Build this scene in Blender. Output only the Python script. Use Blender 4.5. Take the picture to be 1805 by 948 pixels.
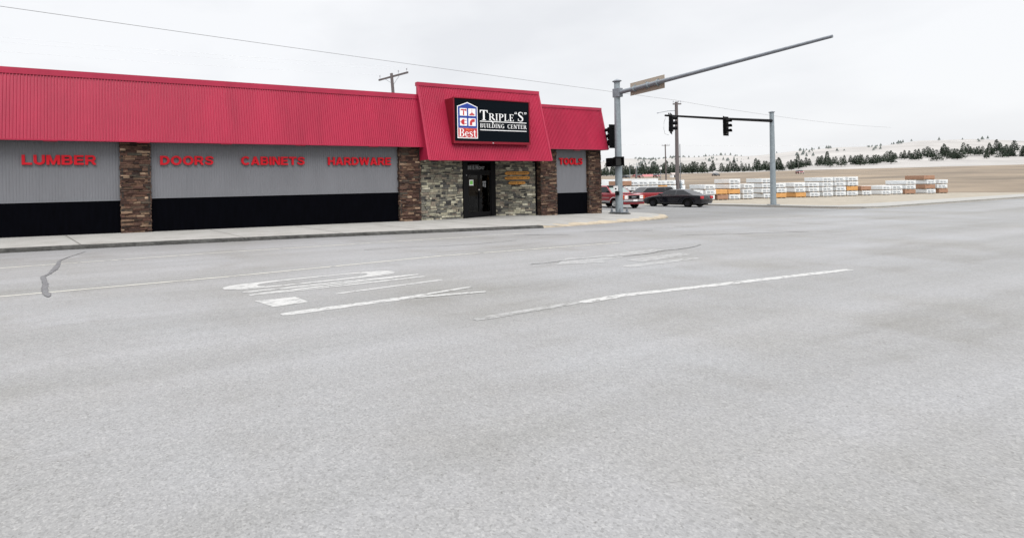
import bpy, bmesh, math, random
from mathutils import Vector, Matrix
R = math.radians
sc = bpy.context.scene
for o in list(bpy.data.objects): bpy.data.objects.remove(o)
C = sc.collection

# ---------------------------------------------------------------- camera
PSI = math.atan(0.45); ROLL = R(1.1)
cd = bpy.data.cameras.new('camera'); cam = bpy.data.objects.new('camera', cd); C.objects.link(cam)
cd.sensor_width = 36; cd.lens = 900/1805*36
cd.shift_x = (902.5-600)/1805; cd.shift_y = (331-474)/1805
cd.clip_start = 0.1; cd.clip_end = 4000
cam.matrix_world = Matrix.Translation((0, 0, 1.75)) @ Matrix.Rotation(-PSI, 4, 'Z') @ Matrix.Rotation(math.pi/2, 4, 'X') @ Matrix.Rotation(-ROLL, 4, 'Z')
sc.camera = cam

# ---------------------------------------------------------------- sky, sun, exposure
SUN_EL, SUN_AZ = R(62), R(200)          # azimuth clockwise from +Y
w = bpy.data.worlds.new('World'); sc.world = w; w.use_nodes = True
nt = w.node_tree; nt.nodes.clear()
out = nt.nodes.new('ShaderNodeOutputWorld'); bg = nt.nodes.new('ShaderNodeBackground')
sky = nt.nodes.new('ShaderNodeTexSky'); sky.sky_type = 'NISHITA'; sky.sun_disc = False
sky.sun_elevation = SUN_EL; sky.sun_rotation = SUN_AZ; sky.dust_density = 4
tc = nt.nodes.new('ShaderNodeTexCoord'); mp = nt.nodes.new('ShaderNodeMapping'); mp.inputs['Scale'].default_value = (1.0, 1.0, 2.6)
nz = nt.nodes.new('ShaderNodeTexNoise'); nz.inputs['Scale'].default_value = 2.3; nz.inputs['Detail'].default_value = 5; nz.inputs['Roughness'].default_value = 0.52
rp = nt.nodes.new('ShaderNodeValToRGB')
rp.color_ramp.elements[0].position = 0.30; rp.color_ramp.elements[0].color = (5.0, 5.07, 5.22, 1)
rp.color_ramp.elements[1].position = 0.58; rp.color_ramp.elements[1].color = (5.75, 5.8, 5.9, 1)
mx = nt.nodes.new('ShaderNodeMix'); mx.data_type = 'RGBA'; mx.inputs['Factor'].default_value = 0.93
L = nt.links.new
L(tc.outputs['Generated'], mp.inputs['Vector']); L(mp.outputs['Vector'], nz.inputs['Vector']); L(nz.outputs['Fac'], rp.inputs['Fac'])
L(sky.outputs['Color'], mx.inputs['A']); L(rp.outputs['Color'], mx.inputs['B']); sx = nt.nodes.new('ShaderNodeSeparateXYZ'); L(tc.outputs['Generated'], sx.inputs['Vector'])
mr = nt.nodes.new('ShaderNodeMapRange'); mr.inputs['From Min'].default_value = 0.34; mr.inputs['From Max'].default_value = 1.0; mr.inputs['To Min'].default_value = 1.0; mr.inputs['To Max'].default_value = 2.8
L(sx.outputs['Z'], mr.inputs['Value'])
vm = nt.nodes.new('ShaderNodeVectorMath'); vm.operation = 'SCALE'; L(mx.outputs['Result'], vm.inputs[0]); L(mr.outputs['Result'], vm.inputs['Scale'])      # overcast: brightest overhead
L(vm.outputs['Vector'], bg.inputs['Color'])
bg.inputs['Strength'].default_value = 0.078
L(bg.outputs['Background'], out.inputs['Surface'])
sl = bpy.data.lights.new('sun', 'SUN'); sl.energy = 1.5; sl.angle = R(50); sl.color = (1.0, 0.985, 0.96)
sun = bpy.data.objects.new('sun', sl); C.objects.link(sun)
sdir = Vector((math.cos(SUN_EL)*math.sin(SUN_AZ), math.cos(SUN_EL)*math.cos(SUN_AZ), math.sin(SUN_EL)))
sun.rotation_euler = sdir.to_track_quat('Z', 'Y').to_euler(); sun.location = sdir*60
sc.view_settings.view_transform = 'Standard'; sc.view_settings.look = 'None'
sc.view_settings.exposure = 1.14; sc.view_settings.gamma = 1; sc.view_settings.use_curve_mapping = False
sc.cycles.use_denoising = True
sc.cycles.max_bounces = 7; sc.cycles.transparent_max_bounces = 12

# ---------------------------------------------------------------- helpers
def tag(o, label=None, cat=None, group=None, kind=None):
    if label: o['label'] = label
    if cat: o['category'] = cat
    if group: o['group'] = group
    if kind: o['kind'] = kind
    return o
def empty(name, loc=(0, 0, 0), rz=0.0):
    o = bpy.data.objects.new(name, None); o.empty_display_size = 0.3
    C.objects.link(o); o.location = loc; o.rotation_euler = (0, 0, rz); return o
def kids(o): return [c for c in bpy.data.objects if c.parent == o]
def copy_tree(o, parent=None):
    c = o.copy(); C.objects.link(c)
    if parent: c.parent = parent
    for ch in kids(o): copy_tree(ch, c)
    return c

class MB:
    """collects geometry for ONE mesh object"""
    def __init__(s): s.v = []; s.f = []; s.m = []
    def face(s, pts, m=0):
        n = len(s.v); s.v += [tuple(p) for p in pts]; s.f.append(list(range(n, n+len(pts)))); s.m.append(m)
    def hexa(s, p, m=0):
        n = len(s.v); s.v += [tuple(q) for q in p]
        for f in ((0,3,2,1),(4,5,6,7),(0,1,5,4),(1,2,6,5),(2,3,7,6),(3,0,4,7)):
            s.f.append([n+i for i in f]); s.m.append(m)
    def box(s, x0, y0, z0, x1, y1, z1, m=0):
        s.hexa([(x0,y0,z0),(x1,y0,z0),(x1,y1,z0),(x0,y1,z0),(x0,y0,z1),(x1,y0,z1),(x1,y1,z1),(x0,y1,z1)], m)
    def prism(s, pts2, fn, d0, d1, m=0):
        """pts2: outline (u,v) counter-clockwise; fn(u,v,d)->xyz ; d0 back, d1 front"""
        n = len(s.v); k = len(pts2)
        s.v += [tuple(fn(u, v, d0)) for u, v in pts2] + [tuple(fn(u, v, d1)) for u, v in pts2]
        s.f.append([n+i for i in range(k)][::-1]); s.m.append(m)
        s.f.append([n+k+i for i in range(k)]); s.m.append(m)
        for i in range(k):
            j = (i+1) % k; s.f.append([n+i, n+j, n+k+j, n+k+i]); s.m.append(m)
    def tube(s, path, rad, seg=10, m=0, cap=True):
        path = [Vector(p) for p in path]
        if not isinstance(rad, (list, tuple)): rad = [rad]*len(path)
        n = len(s.v)
        for i, p in enumerate(path):
            d = (path[min(i+1, len(path)-1)]-path[max(i-1, 0)]).normalized()
            a = d.orthogonal().normalized() if abs(d.z) > .98 else d.cross(Vector((0, 0, 1))).normalized()
            b = d.cross(a).normalized()
            for k in range(seg):
                t = 2*math.pi*k/seg; s.v.append(tuple(p+(a*math.cos(t)+b*math.sin(t))*rad[i]))
        for i in range(len(path)-1):
            for k in range(seg):
                q = (k+1) % seg
                s.f.append([n+i*seg+k, n+i*seg+q, n+(i+1)*seg+q, n+(i+1)*seg+k]); s.m.append(m)
        if cap:
            s.f.append([n+k for k in range(seg)][::-1]); s.m.append(m)
            e = n+(len(path)-1)*seg; s.f.append([e+k for k in range(seg)]); s.m.append(m)
    def lathe(s, prof, c, axis='Z', seg=20, m=0):
        n = len(s.v); c = Vector(c)
        for r_, h in prof:
            for k in range(seg):
                t = 2*math.pi*k/seg; a, b = r_*math.cos(t), r_*math.sin(t)
                s.v.append(tuple(c+(Vector((a, b, h)) if axis == 'Z' else Vector((a, h, b)) if axis == 'Y' else Vector((h, a, b)))))
        for i in range(len(prof)-1):
            for k in range(seg):
                q = (k+1) % seg
                s.f.append([n+i*seg+k, n+i*seg+q, n+(i+1)*seg+q, n+(i+1)*seg+k]); s.m.append(m)
    def build(s, name, mats, parent=None, smooth=None, bevel=0.0, segs=2):
        me = bpy.data.meshes.new(name); me.from_pydata(s.v, [], s.f)
        if not isinstance(mats, (list, tuple)): mats = [mats]
        for q in mats: me.materials.append(q)
        me.polygons.foreach_set('material_index', s.m)
        bm = bmesh.new(); bm.from_mesh(me)
        if bevel: 
            bmesh.ops.recalc_face_normals(bm, faces=bm.faces)
            es = [e for e in bm.edges if len(e.link_faces) == 2 and e.calc_face_angle(0) > R(28)]
            bmesh.ops.bevel(bm, geom=es, offset=bevel, segments=segs, affect='EDGES', profile=0.5, clamp_overlap=True)
        bmesh.ops.recalc_face_normals(bm, faces=bm.faces)
        bm.to_mesh(me); bm.free()
        if smooth is not None:
            me.shade_smooth(); me.set_sharp_from_angle(angle=R(smooth))
        o = bpy.data.objects.new(name, me); C.objects.link(o)
        if parent: o.parent = parent
        return o

def newmat(name):
    m = bpy.data.materials.new(name); m.use_nodes = True
    return m, m.node_tree, m.node_tree.nodes['Principled BSDF']
def mat(name, col, rough=0.6, metal=0.0, spec=0.5, noise=0.0, nscale=8.0, bump=0.0, bscale=60.0, coat=0.0, stretch=(1, 1, 1)):
    m, t, b = newmat(name)
    b.inputs['Base Color'].default_value = (*col, 1); b.inputs['Roughness'].default_value = rough
    b.inputs['Metallic'].default_value = metal; b.inputs['Specular IOR Level'].default_value = spec
    b.inputs['Coat Weight'].default_value = coat; b.inputs['Coat Roughness'].default_value = 0.05
    if noise or bump:
        g = t.nodes.new('ShaderNodeTexCoord'); mp = t.nodes.new('ShaderNodeMapping'); mp.inputs['Scale'].default_value = stretch
        t.links.new(g.outputs['Object'], mp.inputs['Vector'])
    if noise:
        n = t.nodes.new('ShaderNodeTexNoise'); n.inputs['Scale'].default_value = nscale; n.inputs['Detail'].default_value = 6
        n.inputs['Roughness'].default_value = 0.65
        t.links.new(mp.outputs['Vector'], n.inputs['Vector'])
        r_ = t.nodes.new('ShaderNodeValToRGB')
        r_.color_ramp.elements[0].position = 0.3; r_.color_ramp.elements[1].position = 0.7
        r_.color_ramp.elements[0].color = (*[c*(1-noise) for c in col], 1); r_.color_ramp.elements[1].color = (*[min(1, c*(1+noise)) for c in col], 1)
        t.links.new(n.outputs['Fac'], r_.inputs['Fac']); t.links.new(r_.outputs['Color'], b.inputs['Base Color'])
    if bump:
        n2 = t.nodes.new('ShaderNodeTexNoise'); n2.inputs['Scale'].default_value = bscale; n2.inputs['Detail'].default_value = 4
        t.links.new(mp.outputs['Vector'], n2.inputs['Vector'])
        bp = t.nodes.new('ShaderNodeBump'); bp.inputs['Strength'].default_value = bump; bp.inputs['Distance'].default_value = 0.02
        t.links.new(n2.outputs['Fac'], bp.inputs['Height']); t.links.new(bp.outputs['Normal'], b.inputs['Normal'])
    return m
def ramp(t, stops, interp='LINEAR'):
    r_ = t.nodes.new('ShaderNodeValToRGB'); cr = r_.color_ramp; cr.interpolation = interp
    cr.elements[0].position = stops[0][0]; cr.elements[0].color = (*stops[0][1], 1)
    cr.elements[1].position = stops[-1][0]; cr.elements[1].color = (*stops[-1][1], 1)
    for p, c in stops[1:-1]:
        e = cr.elements.new(p); e.color = (*c, 1)
    return r_
def stone_mat(name, stops, nscale=9.0):
    m, t, b = newmat(name); g = t.nodes.new('ShaderNodeNewGeometry')
    r_ = ramp(t, stops); t.links.new(g.outputs['Random Per Island'], r_.inputs['Fac'])
    tcn = t.nodes.new('ShaderNodeTexCoord'); n = t.nodes.new('ShaderNodeTexNoise'); n.inputs['Scale'].default_value = nscale; n.inputs['Detail'].default_value = 8; n.inputs['Roughness'].default_value = .7
    t.links.new(tcn.outputs['Object'], n.inputs['Vector'])
    r2 = ramp(t, [(0.25, (.5, .5, .52)), (0.75, (1.5, 1.45, 1.38))]); t.links.new(n.outputs['Fac'], r2.inputs['Fac'])
    mu = t.nodes.new('ShaderNodeMix'); mu.data_type = 'RGBA'; mu.blend_type = 'MULTIPLY'; mu.inputs['Factor'].default_value = 1
    t.links.new(r_.outputs['Color'], mu.inputs['A']); t.links.new(r2.outputs['Color'], mu.inputs['B']); t.links.new(mu.outputs['Result'], b.inputs['Base Color'])
    bp = t.nodes.new('ShaderNodeBump'); bp.inputs['Strength'].default_value = .9; bp.inputs['Distance'].default_value = .03
    n2 = t.nodes.new('ShaderNodeTexNoise'); n2.inputs['Scale'].default_value = 24; n2.inputs['Detail'].default_value = 5; t.links.new(tcn.outputs['Object'], n2.inputs['Vector'])
    t.links.new(n2.outputs['Fac'], bp.inputs['Height']); t.links.new(bp.outputs['Normal'], b.inputs['Normal'])
    b.inputs['Roughness'].default_value = .85; b.inputs['Specular IOR Level'].default_value = .25
    return m

# ---------------------------------------------------------------- materials
def asphalt_mat(name='asphalt', paint=None, wear=.45, pscale=16.0, stretch_=(.5, 1, 1), soft=.06):
    m, t, b = newmat(name); g = t.nodes.new('ShaderNodeTexCoord')
    def noise(s, d=4, r_=.6, stretch=None):
        n = t.nodes.new('ShaderNodeTexNoise'); n.inputs['Scale'].default_value = s; n.inputs['Detail'].default_value = d; n.inputs['Roughness'].default_value = r_
        if stretch:
            mp = t.nodes.new('ShaderNodeMapping'); mp.inputs['Scale'].default_value = stretch; t.links.new(g.outputs['Object'], mp.inputs['Vector']); t.links.new(mp.outputs['Vector'], n.inputs['Vector'])
        else: t.links.new(g.outputs['Object'], n.inputs['Vector'])
        return n
    big = noise(.22, 5, .6); mid = noise(.8, 5, .6, (.05, 1, 1)); fine = noise(16, 4, .85); grain = noise(70, 2, .8)
    base = ramp(t, [(.32, (.190, .188, .183)), (.5, (.209, .209, .211)), (.68, (.224, .227, .233))]); t.links.new(big.outputs['Fac'], base.inputs['Fac'])
    def mul(a, n, lo, hi, p0=.3, p1=.7):
        r_ = ramp(t, [(p0, lo), (p1, hi)]); t.links.new(n.outputs['Fac'], r_.inputs['Fac'])
        mu = t.nodes.new('ShaderNodeMix'); mu.data_type = 'RGBA'; mu.blend_type = 'MULTIPLY'; mu.inputs['Factor'].default_value = 1
        t.links.new(a, mu.inputs['A']); t.links.new(r_.outputs['Color'], mu.inputs['B']); return mu.outputs['Result']
    c = mul(base.outputs['Color'], mid, (.85, .85, .84), (1.07, 1.07, 1.085))
    c = mul(c, fine, (.92, .92, .915), (1.06, 1.06, 1.055), .32, .66)
    c = mul(c, grain, (.88, .88, .875), (1.10, 1.10, 1.095), .3, .68)
    blot = noise(.55, 3, .5); c = mul(c, blot, (.88, .87, .85), (1, 1, 1), .24, .42)
    oil = noise(.35, 6, .7, (.35, 1.6, 1)); c = mul(c, oil, (.87, .86, .845), (1, 1, 1), .30, .44)
    # grime washed towards the kerb
    sep = t.nodes.new('ShaderNodeSeparateXYZ'); t.links.new(g.outputs['Object'], sep.inputs['Vector'])
    wob = t.nodes.new('ShaderNodeMath'); wob.operation = 'MULTIPLY_ADD'; wob.inputs[1].default_value = 1.6; t.links.new(mid.outputs['Fac'], wob.inputs[0]); t.links.new(sep.outputs['Y'], wob.inputs[2])
    mr = t.nodes.new('ShaderNodeMapRange'); mr.inputs['From Min'].default_value = 15.9; mr.inputs['From Max'].default_value = 18.2; mr.inputs['To Min'].default_value = 1.0; mr.inputs['To Max'].default_value = .80; t.links.new(wob.outputs[0], mr.inputs['Value'])
    vs = t.nodes.new('ShaderNodeVectorMath'); vs.operation = 'SCALE'; t.links.new(c, vs.inputs[0]); t.links.new(mr.outputs['Result'], vs.inputs['Scale']); c = vs.outputs['Vector']
    vo = t.nodes.new('ShaderNodeTexVoronoi'); vo.inputs['Scale'].default_value = 75; t.links.new(g.outputs['Object'], vo.inputs['Vector'])
    vb = t.nodes.new('ShaderNodeSeparateColor'); t.links.new(vo.outputs['Color'], vb.inputs['Color'])
    vr = ramp(t, [(0, (.80, .80, .79)), (.2, (.94, .94, .94)), (.75, (1.03, 1.03, 1.025)), (1, (1.17, 1.165, 1.15))]); t.links.new(vb.outputs['Red'], vr.inputs['Fac'])
    vm_ = t.nodes.new('ShaderNodeMix'); vm_.data_type = 'RGBA'; vm_.blend_type = 'MULTIPLY'; vm_.inputs['Factor'].default_value = 1; t.links.new(c, vm_.inputs['A']); t.links.new(vr.outputs['Color'], vm_.inputs['B']); c = vm_.outputs['Result']
    # sparse dark pits and pale stones
    sp = noise(34, 2, .6); c = mul(c, sp, (.62, .61, .59), (1, 1, 1), .25, .33)
    if paint:                                          # worn paint: the same asphalt shows wherever the coat is gone
        pn = noise(pscale, 8, .72, stretch_); pr = ramp(t, [(wear-soft, (0, 0, 0)), (wear+soft, (1, 1, 1))]); t.links.new(pn.outputs['Fac'], pr.inputs['Fac'])
        pm = t.nodes.new('ShaderNodeMix'); pm.data_type = 'RGBA'; t.links.new(pr.outputs['Color'], pm.inputs['Factor']); t.links.new(c, pm.inputs['A']); pm.inputs['B'].default_value = (*paint, 1); c = pm.outputs['Result']
    t.links.new(c, b.inputs['Base Color']); b.inputs['Roughness'].default_value = .9; b.inputs['Specular IOR Level'].default_value = .22
    bp = t.nodes.new('ShaderNodeBump'); bp.inputs['Strength'].default_value = .35; bp.inputs['Distance'].default_value = .010
    t.links.new(fine.outputs['Fac'], bp.inputs['Height']); t.links.new(bp.outputs['Normal'], b.inputs['Normal'])
    return m
def sidewalk_mat():
    m, t, b = newmat('sidewalk_concrete'); g = t.nodes.new('ShaderNodeTexCoord')
    n = t.nodes.new('ShaderNodeTexNoise'); n.inputs['Scale'].default_value = 1.1; n.inputs['Detail'].default_value = 8; n.inputs['Roughness'].default_value = .65
    n2 = t.nodes.new('ShaderNodeTexNoise'); n2.inputs['Scale'].default_value = 30; n2.inputs['Detail'].default_value = 3
    t.links.new(g.outputs['Object'], n.inputs['Vector']); t.links.new(g.outputs['Object'], n2.inputs['Vector'])
    r_ = ramp(t, [(.28, (.215, .21, .195)), (.5, (.262, .257, .243)), (.72, (.285, .28, .268))]); t.links.new(n.outputs['Fac'], r_.inputs['Fac'])
    r2 = ramp(t, [(.3, (.86, .86, .86)), (.7, (1.08, 1.08, 1.08))]); t.links.new(n2.outputs['Fac'], r2.inputs['Fac'])
    mu = t.nodes.new('ShaderNodeMix'); mu.data_type = 'RGBA'; mu.blend_type = 'MULTIPLY'; mu.inputs['Factor'].default_value = 1
    t.links.new(r_.outputs['Color'], mu.inputs['A']); t.links.new(r2.outputs['Color'], mu.inputs['B']); t.links.new(mu.outputs['Result'], b.inputs['Base Color'])
    b.inputs['Roughness'].default_value = .9; b.inputs['Specular IOR Level'].default_value = .2
    return m
M = {}
M['asphalt'] = asphalt_mat()
M['paint'] = asphalt_mat('worn_white_paint', (.345, .345, .338), .445, 14, (.45, 1, 1), .05)
M['paint_thin'] = asphalt_mat('worn_cream_line', (.36, .352, .318), .42, 9)
M['paint_old'] = asphalt_mat('ghosted_white_paint', (.275, .275, .272), .51, 12, (.4, 1, 1), .08)
M['patch'] = mat('newer_asphalt', (.176, .176, .178), .92, spec=.2, noise=.16, nscale=22)
M['tar'] = mat('crack_sealer', (.118, .118, .122), .85, spec=.15, noise=.3, nscale=10)
M['crack'] = asphalt_mat('hairline_crack', (.10, .10, .10), .45, 6, (1, 1, 1))
M['sidewalk'] = sidewalk_mat()
M['joint'] = mat('joint_dark', (.12, .115, .105), .95)  # dark colour of the slab joint strips
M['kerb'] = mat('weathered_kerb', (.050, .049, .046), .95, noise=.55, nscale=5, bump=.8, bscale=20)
M['tan'] = mat('tan_concrete', (.30, .255, .19), .92, noise=.28, nscale=3)
M['gravel'] = mat('dusty_gravel', (.225, .20, .16), .95, noise=.2, nscale=1.2, bump=.6, bscale=14)
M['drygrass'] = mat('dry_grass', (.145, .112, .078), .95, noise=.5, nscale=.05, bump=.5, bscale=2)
M['hill'] = mat('hazed_hill_grass', (.27, .258, .245), .95, noise=.22, nscale=.02)  # distance haze mixed into the grass colour
M['red'] = mat('red_roof_metal', (.315, .0145, .046), .42, spec=.36, noise=.13, nscale=.9, stretch=(1, 1, .25))
M['red_dark'] = mat('red_trim_metal', (.17, .007, .017), .5, spec=.2, noise=.1, nscale=2)
M['siding'] = mat('grey_siding_metal', (.150, .153, .166), .6, spec=.3, noise=.07, nscale=.9, stretch=(1, 1, .3))
M['black'] = mat('black_wainscot', (.0010, .0011, .0022), .8, spec=.03, noise=.4, nscale=3, stretch=(3, 1, .5))
M['mortar'] = mat('mortar', (.022, .017, .014), .95)
M['mortar_grey'] = mat('mortar_grey', (.018, .018, .016), .95)
M['ledge'] = stone_mat('brown_ledgestone', [(0, (.024, .016, .014)), (.25, (.050, .027, .021)), (.5, (.088, .048, .036)), (.66, (.055, .050, .040)), (.82, (.105, .058, .040)), (.93, (.17, .115, .078)), (1, (.33, .24, .17))])
M['stone'] = stone_mat('grey_green_stone', [(0, (.030, .030, .031)), (.16, (.095, .094, .09)), (.38, (.165, .162, .138)), (.58, (.245, .237, .185)), (.70, (.19, .158, .13)), (.86, (.34, .328, .25)), (1, (.54, .52, .42))], 7)
M['alu_dark'] = mat('dark_bronze_frame', (.0025, .0025, .0035), .5, spec=.12)
M['dark'] = mat('dark_interior', (.012, .012, .012), .95, spec=.05)
M['soffit'] = mat('soffit_paint', (.06, .055, .055), .8)
M['wallback'] = mat('painted_block', (.3, .3, .31), .85, noise=.08)
M['roofgrey'] = mat('flat_roof_gravel', (.28, .28, .28), .95, noise=.15)
M['signblack'] = mat('sign_navy_black', (.0018, .0040, .0065), .6, spec=.05)
M['white'] = mat('white_sign_vinyl', (.72, .72, .72), .5)
M['blue'] = mat('blue_sign_vinyl', (.004, .030, .24), .5)
M['logo_red'] = mat('red_sign_vinyl', (.42, .018, .025), .5)
M['orange'] = mat('orange_sign_vinyl', (.75, .22, .04), .5)
M['letter'] = mat('red_letter_plastic', (.48, .006, .016), .5, spec=.2)
M['silver'] = mat('silver_vinyl', (.24, .25, .26), .5)
M['wood_board'] = mat('varnished_board', (.52, .24, .055), .6, spec=.2, noise=.18, nscale=3, stretch=(1, 1, 9))
M['board_ink'] = mat('dark_board_lettering', (.02, .012, .008), .6)
M['galv'] = mat('galvanised_steel', (.215, .25, .27), .6, metal=.2, noise=.16, nscale=5)
M['galv_dark'] = mat('weathered_galvanised_steel', (.17, .185, .205), .6, metal=.3, noise=.2, nscale=6)
M['black_plastic'] = mat('black_signal_housing', (.0022, .0022, .003), .6, spec=.12)
M['lens_off'] = mat('dark_lens', (.01, .01, .01), .15)
M['signback'] = mat('tan_sign_back', (.30, .255, .205), .7, noise=.12, nscale=2)
M['wood_pole'] = mat('weathered_pole_wood', (.10, .085, .085), .9, noise=.3, nscale=4, stretch=(6, 6, .4))
M['porcelain'] = mat('insulator_grey', (.3, .3, .32), .4)
M['wire'] = mat('grey_wire', (.16, .16, .165), .6)
M['wire_pale'] = mat('pale_wire', (.62, .63, .65), .6)
M['rubber'] = mat('tyre_rubber', (.004, .004, .004), .9, spec=.08)
M['rim'] = mat('alloy_rim', (.5, .5, .5), .3, metal=.8)
M['rim_dark'] = mat('dark_rim', (.03, .03, .035), .35, metal=.6)
M['truck_red'] = mat('red_car_paint', (.20, .003, .010), .3, spec=.4, coat=.7)
M['car_black'] = mat('black_car_paint', (.003, .0035, .006), .25, spec=.3, coat=.6)
M['chrome'] = mat('chrome', (.62, .62, .63), .14, metal=1)
M['windshield'] = mat('pale_windshield', (.16, .20, .19), .05, spec=.8)  # pale base paints in the bright cab and sky showing in the glass
M['glass'] = mat('car_glass', (.006, .007, .009), .05, spec=.42)
M['lamp_clear'] = mat('clear_lamp', (.75, .75, .72), .15)
M['lamp_amber'] = mat('amber_lamp', (.42, .06, .012), .2)
M['grille'] = mat('dark_grille', (.003, .003, .004), .6, spec=.1)
M['trim_grey'] = mat('grey_trim', (.17, .165, .165), .5)
M['plate'] = mat('plate_white', (.7, .7, .7), .5)
M['wrap'] = mat('white_lumber_wrap', (.60, .62, .63), .55, noise=.12, nscale=1.5)
M['wrap_print'] = mat('grey_wrap_print', (.10, .12, .14), .6)
M['lumber'] = mat('raw_lumber', (.52, .27, .09), .8, noise=.25, nscale=3, stretch=(1, 1, 8))
M['lumber_brown'] = mat('brown_lumber', (.30, .17, .11), .8, noise=.25, nscale=3, stretch=(1, 1, 8))
M['bearer'] = mat('bearer_wood', (.30, .22, .14), .9)
M['pine'] = None
M['bark'] = mat('bark', (.06, .045, .035), .95)
M['shedred'] = mat('dull_red_roof', (.30, .10, .10), .7)
M['shedwall'] = mat('shed_wall', (.35, .30, .28), .8)
M['paper'] = mat('white_paper', (.8, .8, .8), .7)
M['green'] = mat('lime_green_print', (.20, .62, .10), .6)
def pine_mat(name, a, b_):
    m, t, b = newmat(name); g = t.nodes.new('ShaderNodeNewGeometry'); r_ = ramp(t, [(0, a), (1, b_)])
    t.links.new(g.outputs['Random Per Island'], r_.inputs['Fac']); t.links.new(r_.outputs['Color'], b.inputs['Base Color']); b.inputs['Roughness'].default_value = .9; b.inputs['Specular IOR Level'].default_value = .15
    return m
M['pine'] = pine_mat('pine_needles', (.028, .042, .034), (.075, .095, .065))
M['farwood'] = pine_mat('hazed_pine_needles', (.09, .105, .10), (.15, .16, .15))  # paler, greyer needles: haze of distance put into the colour
M['twig'] = pine_mat('bare_shrub', (.07, .055, .04), (.14, .11, .08))
def glass_mat():
    m, t, b = newmat('door_glass'); t.nodes.remove(b); o = t.nodes['Material Output']
    tr = t.nodes.new('ShaderNodeBsdfTransparent'); tr.inputs['Color'].default_value = (.30, .32, .33, 1)
    gl = t.nodes.new('ShaderNodeBsdfGlossy'); gl.inputs['Roughness'].default_value = .02; gl.inputs['Color'].default_value = (.9, .9, .9, 1)
    fr = t.nodes.new('ShaderNodeFresnel'); fr.inputs['IOR'].default_value = 1.22; ms = t.nodes.new('ShaderNodeMixShader')
    t.links.new(fr.outputs['Fac'], ms.inputs['Fac']); t.links.new(tr.outputs['BSDF'], ms.inputs[1]); t.links.new(gl.outputs['BSDF'], ms.inputs[2]); t.links.new(ms.outputs['Shader'], o.inputs['Surface'])
    return m
M['door_glass'] = glass_mat()
def emit_mat(name, col, s):
    m, t, b = newmat(name); b.inputs['Emission Color'].default_value = (*col, 1); b.inputs['Emission Strength'].default_value = s; b.inputs['Base Color'].default_value = (*col, 1); return m
M['tube'] = emit_mat('lit_tube', (1, 1, .97), 1.6)
M['lit_lamp'] = emit_mat('lit_sign_face', (.9, .95, 1), .5)

# ---------------------------------------------------------------- ground levels
def gr(x): return .035-.0085*max(-30, min(50, x))       # road surface
def sw(x, y): return gr(x)+.115+.015*max(0, y-17)        # sidewalk surface
def interp(x, pts):
    if x <= pts[0][0]: return pts[0][1]
    for (a, b), (c, d) in zip(pts, pts[1:]):
        if x <= c:
            k = (x-a)/(c-a); return b+(d-b)*k
    return pts[-1][1]
RISE = [(0, 0), (60, 0), (100, 1.6), (160, 3.2), (270, 4.6), (390, 7.0), (480, 9), (600, 15), (780, 30), (930, 41), (1040, 43), (1300, 30), (2500, 20)]
def rise(x, y):
    d = math.hypot(x-40, y-25); a = math.atan2(y-25, x-40)
    z = interp(d, RISE)
    if d > 420:
        k = min(1, (d-420)/500)
        z += k*(2.4*math.sin(a*23+.7)+1.5*math.sin(a*47+2)+1.0*math.sin(a*91)+3.0*math.sin(a*9-1.0)+1.3*math.sin(d*.021+a*30))
    return z
cs = sorted(set([-900, -600, -400, -250, -150, -100, -60, -45, -30, -20, -10, 0, 10, 20, 30, 40, 50, 60, 70, 80, 90, 100, 110, 120, 135, 150, 170, 190, 215, 240, 270, 300, 335, 370, 410, 450] + list(range(480, 1140, 18)) + [1200, 1300, 1500, 1900, 2500]))
ys = sorted(set([-300, -100, -30, -8, 0, 10, 17, 25, 35, 45, 60, 75, 90, 110, 135, 160, 190, 220, 250, 285, 320, 360, 400, 440] + list(range(460, 1000, 18)) + [1100, 1300, 1700, 2400]))
g = MB(); g.v = [(x, y, gr(x)-.03+rise(x, y)) for y in ys for x in cs]
nx = len(cs)
for j in range(len(ys)-1):
    for i in range(nx-1):
        g.f.append([j*nx+i, j*nx+i+1, (j+1)*nx+i+1, (j+1)*nx+i])
        cx, cy = (cs[i]+cs[i+1])/2, (ys[j]+ys[j+1])/2
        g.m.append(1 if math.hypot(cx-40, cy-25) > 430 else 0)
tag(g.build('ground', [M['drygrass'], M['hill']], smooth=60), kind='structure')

def sheet(mb, pts, fz, lift, m=0): mb.face([(x, y, fz(x, y)+lift) for x, y in pts], m)
rd = MB(); G = lambda x, y: gr(x)
for a, b in ((-60, -30), (-30, 50), (50, 160)): sheet(rd, [(a, -9), (b, -9), (b, 17.4), (a, 17.4)], G, -.004)
sheet(rd, [(26, 17.4), (46, 17.4), (46, 30), (26, 30)], G, -.004)
sheet(rd, [(26, 30), (46, 30), (40.5, 34), (40.5, 75), (26, 75)], G, -.004)
tag(rd.build('road', M['asphalt']), kind='structure')
gv = MB()
sheet(gv, [(48.3, 17), (50, 17), (50, 78), (40.5, 78), (40.5, 34), (46.3, 30.1)], G, .0)
sheet(gv, [(50, 17), (100, 17), (95, 60), (50, 78)], lambda x, y: gr(x), .0)
gy = gv.build('gravel_yard', M['gravel']); tag(gy, kind='structure')

def dip(x):                                             # the kerb drops for the corner ramp
    return interp(x, [(16.4, 1), (17.6, .22), (22.5, .28), (24.5, .62), (27.6, .68), (28.6, .9)])
def edge_z(x, y): return gr(x)+(sw(x, y)-gr(x))*dip(x) if y < 24 else sw(x, y)
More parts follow.
